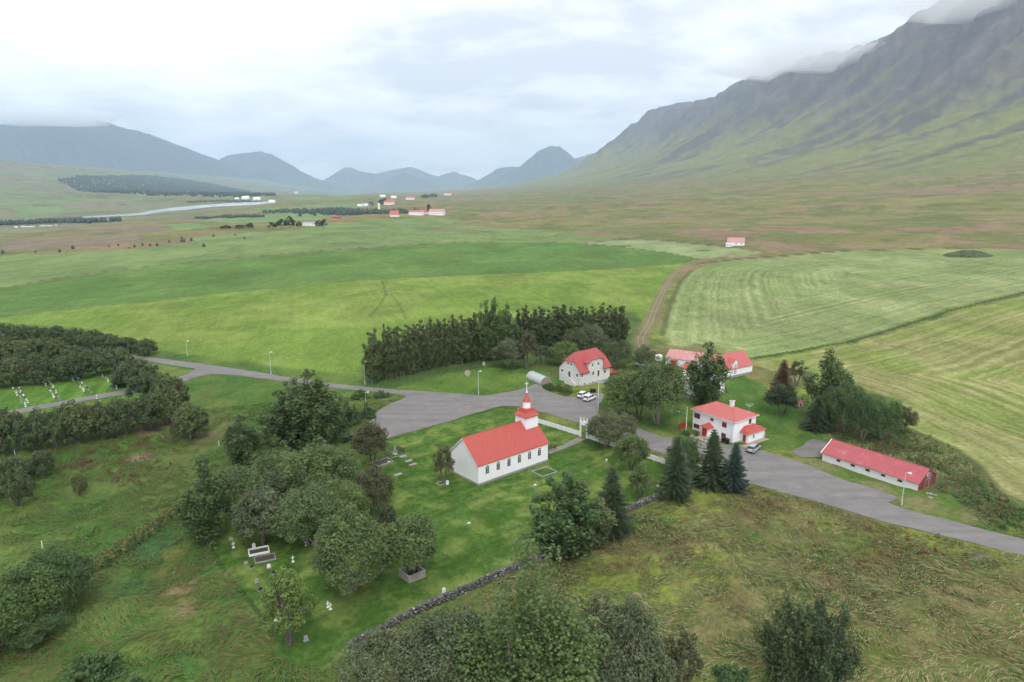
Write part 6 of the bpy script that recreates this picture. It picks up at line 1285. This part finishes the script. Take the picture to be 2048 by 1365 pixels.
# ------------------------------------------------------------------ tall grass of the meadows (uncountable)
def grass_field():
    rng = np.random.RandomState(5)
    n = 420000
    t_ = rng.rand(n); rr = 70 + 125 * t_ ** 1.15; aa = R(-43) + R(86) * rng.rand(n)
    x = rr * np.sin(aa); y = rr * np.cos(aa)
    ok = np.ones(n, bool)
    for k, mgn in (('ROAD', .5), ('LAWN', .3), ('CEM', .3), ('CEM2', 1), ('YARD1', .5), ('YARD2', .5), ('F1', 1), ('F5', 1), ('GRAVEL', .6), ('TRI', .5), ('VERGE', .2)):
        ok &= sdf(polys[k], x, y) < -mgn
    ok &= linedist(lines['PATH'], x, y) > 1.2; ok &= linedist(lines['TRACK'], x, y) > 2.5
    clump = fbm(x / 2.6 + 3, y / 2.6, 3)
    ok &= rng.rand(n) < sstep(.36, .58, clump) * .9 + .12
    x, y = x[ok], y[ok]; n = len(x)
    th = R(-60) + (fbm(x / 14, y / 14, 3) - .5) * 9 + rng.normal(0, .4, n)
    h = rng.uniform(.14, .40, n) * (.6 + .9 * fbm(x / 6 + 9, y / 6, 2)); ln = h * rng.uniform(1.8, 3.6, n); wd_ = rng.uniform(.03, .07, n)
    z = hfull(x, y) - .05
    dx, dy = np.cos(th), np.sin(th); sx, sy = -dy * wd_, dx * wd_
    P0 = np.stack([x - sx, y - sy, z], -1); P1 = np.stack([x + sx, y + sy, z], -1)
    mx, my, mz = x + dx * ln * .3, y + dy * ln * .3, z + h * .8
    P2 = np.stack([mx + sx, my + sy, mz], -1); P3 = np.stack([mx - sx, my - sy, mz], -1)
    ex, ey, ez = x + dx * ln, y + dy * ln, z + h * .95
    P4 = np.stack([ex + sx * .3, ey + sy * .3, ez], -1); P5 = np.stack([ex - sx * .3, ey - sy * .3, ez], -1)
    V = np.stack([P0, P1, P2, P3, P4, P5], 1).reshape(-1, 3); b = np.arange(n)[:, None] * 6
    F = np.concatenate([b + np.array([[0, 1, 2, 3]]), b + np.array([[3, 2, 4, 5]])])
    right = sstep(-25, 15, x - .25 * (y - 110)); k = rng.rand(n) + .3 * (fbm(x / 9 + 3, y / 9, 4) - .5)
    big = fbm(x / 22 + 4, y / 22 + 14, 3)
    c = np.tile(np.array((.072, .142, .030)), (n, 1))
    c = lerp(c, c3(.120, .150, .045), sstep(.3, .5, k)); c = lerp(c, c3(.255, .220, .110), sstep(.56, .66, k + .55 * (right - .68) + .6 * (big - .5)))
    c = lerp(c, c3(.150, .095, .052), sstep(.82, .88, k + .06 * right + .5 * (big - .5)))
    c *= rng.uniform(1.0, 1.5, n)[:, None]
    m, t, bs, o = newmat('meadow_grass'); t.links.new(nd(t, 'ShaderNodeAttribute', attribute_name='tint').outputs['Color'], bs.inputs['Base Color'])
    bs.inputs['Roughness'].default_value = .8; bs.inputs['Specular IOR Level'].default_value = .1
    me = np_mesh('meadow_grass', V, F, m, False, dict(tint=('FLOAT_COLOR', np.repeat(np.concatenate([c, np.ones((n, 1))], 1), 6, 0))))
    o = bpy.data.objects.new('meadow_grass', me); COL.objects.link(o); tag(o, 'tall wind-combed grass of the rough meadows', 'grass', kind='stuff')
grass_field()

def herbs(name, spots, n, size, col, label, hgt, seed):
    rng = np.random.RandomState(seed); cs = []; rd = []
    for k in range(n):
        x, y, sx, sy = spots[rng.randint(len(spots))]; q = G(x + rng.normal(0, sx), y + rng.normal(0, sy)); h = rng.uniform(*hgt)
        for j in range(3): cs.append((q.x + rng.normal(0, .25), q.y + rng.normal(0, .25), q.z + h * (j + .6) / 3)); rd.append(.22 + .1 * rng.rand())
    cs = np.array(cs); rd = np.array(rd); ok = np.ones(len(cs), bool)
    for kk in ('ROAD', 'F5', 'VERGE', 'LAWN', 'GRAVEL'): ok &= sdf(polys[kk], cs[:, 0], cs[:, 1]) < -.4
    cs, rd = cs[ok], rd[ok]
    me = crown_mesh(name, [leaves(np.array(cs), np.array(rd), 14, size, rng, .4, 1.0, None, 1.2)], LM[col]); o = bpy.data.objects.new(name, me); COL.objects.link(o); tag(o, label, 'plants', kind='stuff')
herbs('dock_plants', [(270, 890, 40, 8), (170, 900, 40, 8), (210, 930, 40, 8), (250, 960, 40, 8), (330, 880, 30, 8), (330, 940, 40, 12), (150, 930, 30, 10)], 330, .17, 'dock', 'rust-brown dock plants scattered through the left meadow', (.5, 1.1), 3)
herbs('dock_plants', [(1760, 895, 40, 8), (1850, 930, 30, 12), (1930, 970, 30, 14), (1800, 905, 30, 8), (1990, 1020, 30, 14)], 220, .17, 'dock', 'brownish weeds in the dark green patch behind the long barn', (.5, 1.1), 4)
herbs('weed_bed', [(1760, 890, 60, 12), (1880, 930, 40, 20), (1960, 990, 40, 22), (2020, 1030, 30, 14)], 420, .24, 'bush', 'dark green nettles filling the bank behind the long barn', (.4, 1.0), 5)
herbs('herb_row', [(375 - 16 * i, 1008 + 11 * i, 6, 4) for i in range(13)], 240, .22, 'herb', 'line of yellow-green tall herbs along the old left meadow bank', (.6, 1.2), 6)
herbs('herb_row', [(375 - 16 * i, 1010 + 11 * i, 8, 5) for i in range(13)], 200, .24, 'bush', 'dark green leaves under the yellow-green herb line', (.4, .9), 7)
herbs('dock_plants', [(1660, 1060, 60, 12), (1790, 1090, 60, 14), (1840, 1110, 60, 14), (1560, 1010, 40, 10), (1330, 1110, 60, 20), (1700, 1160, 60, 20)], 260, .16, 'dock', 'reddish seed heads scattered in the lower right meadow', (.4, .8), 8)
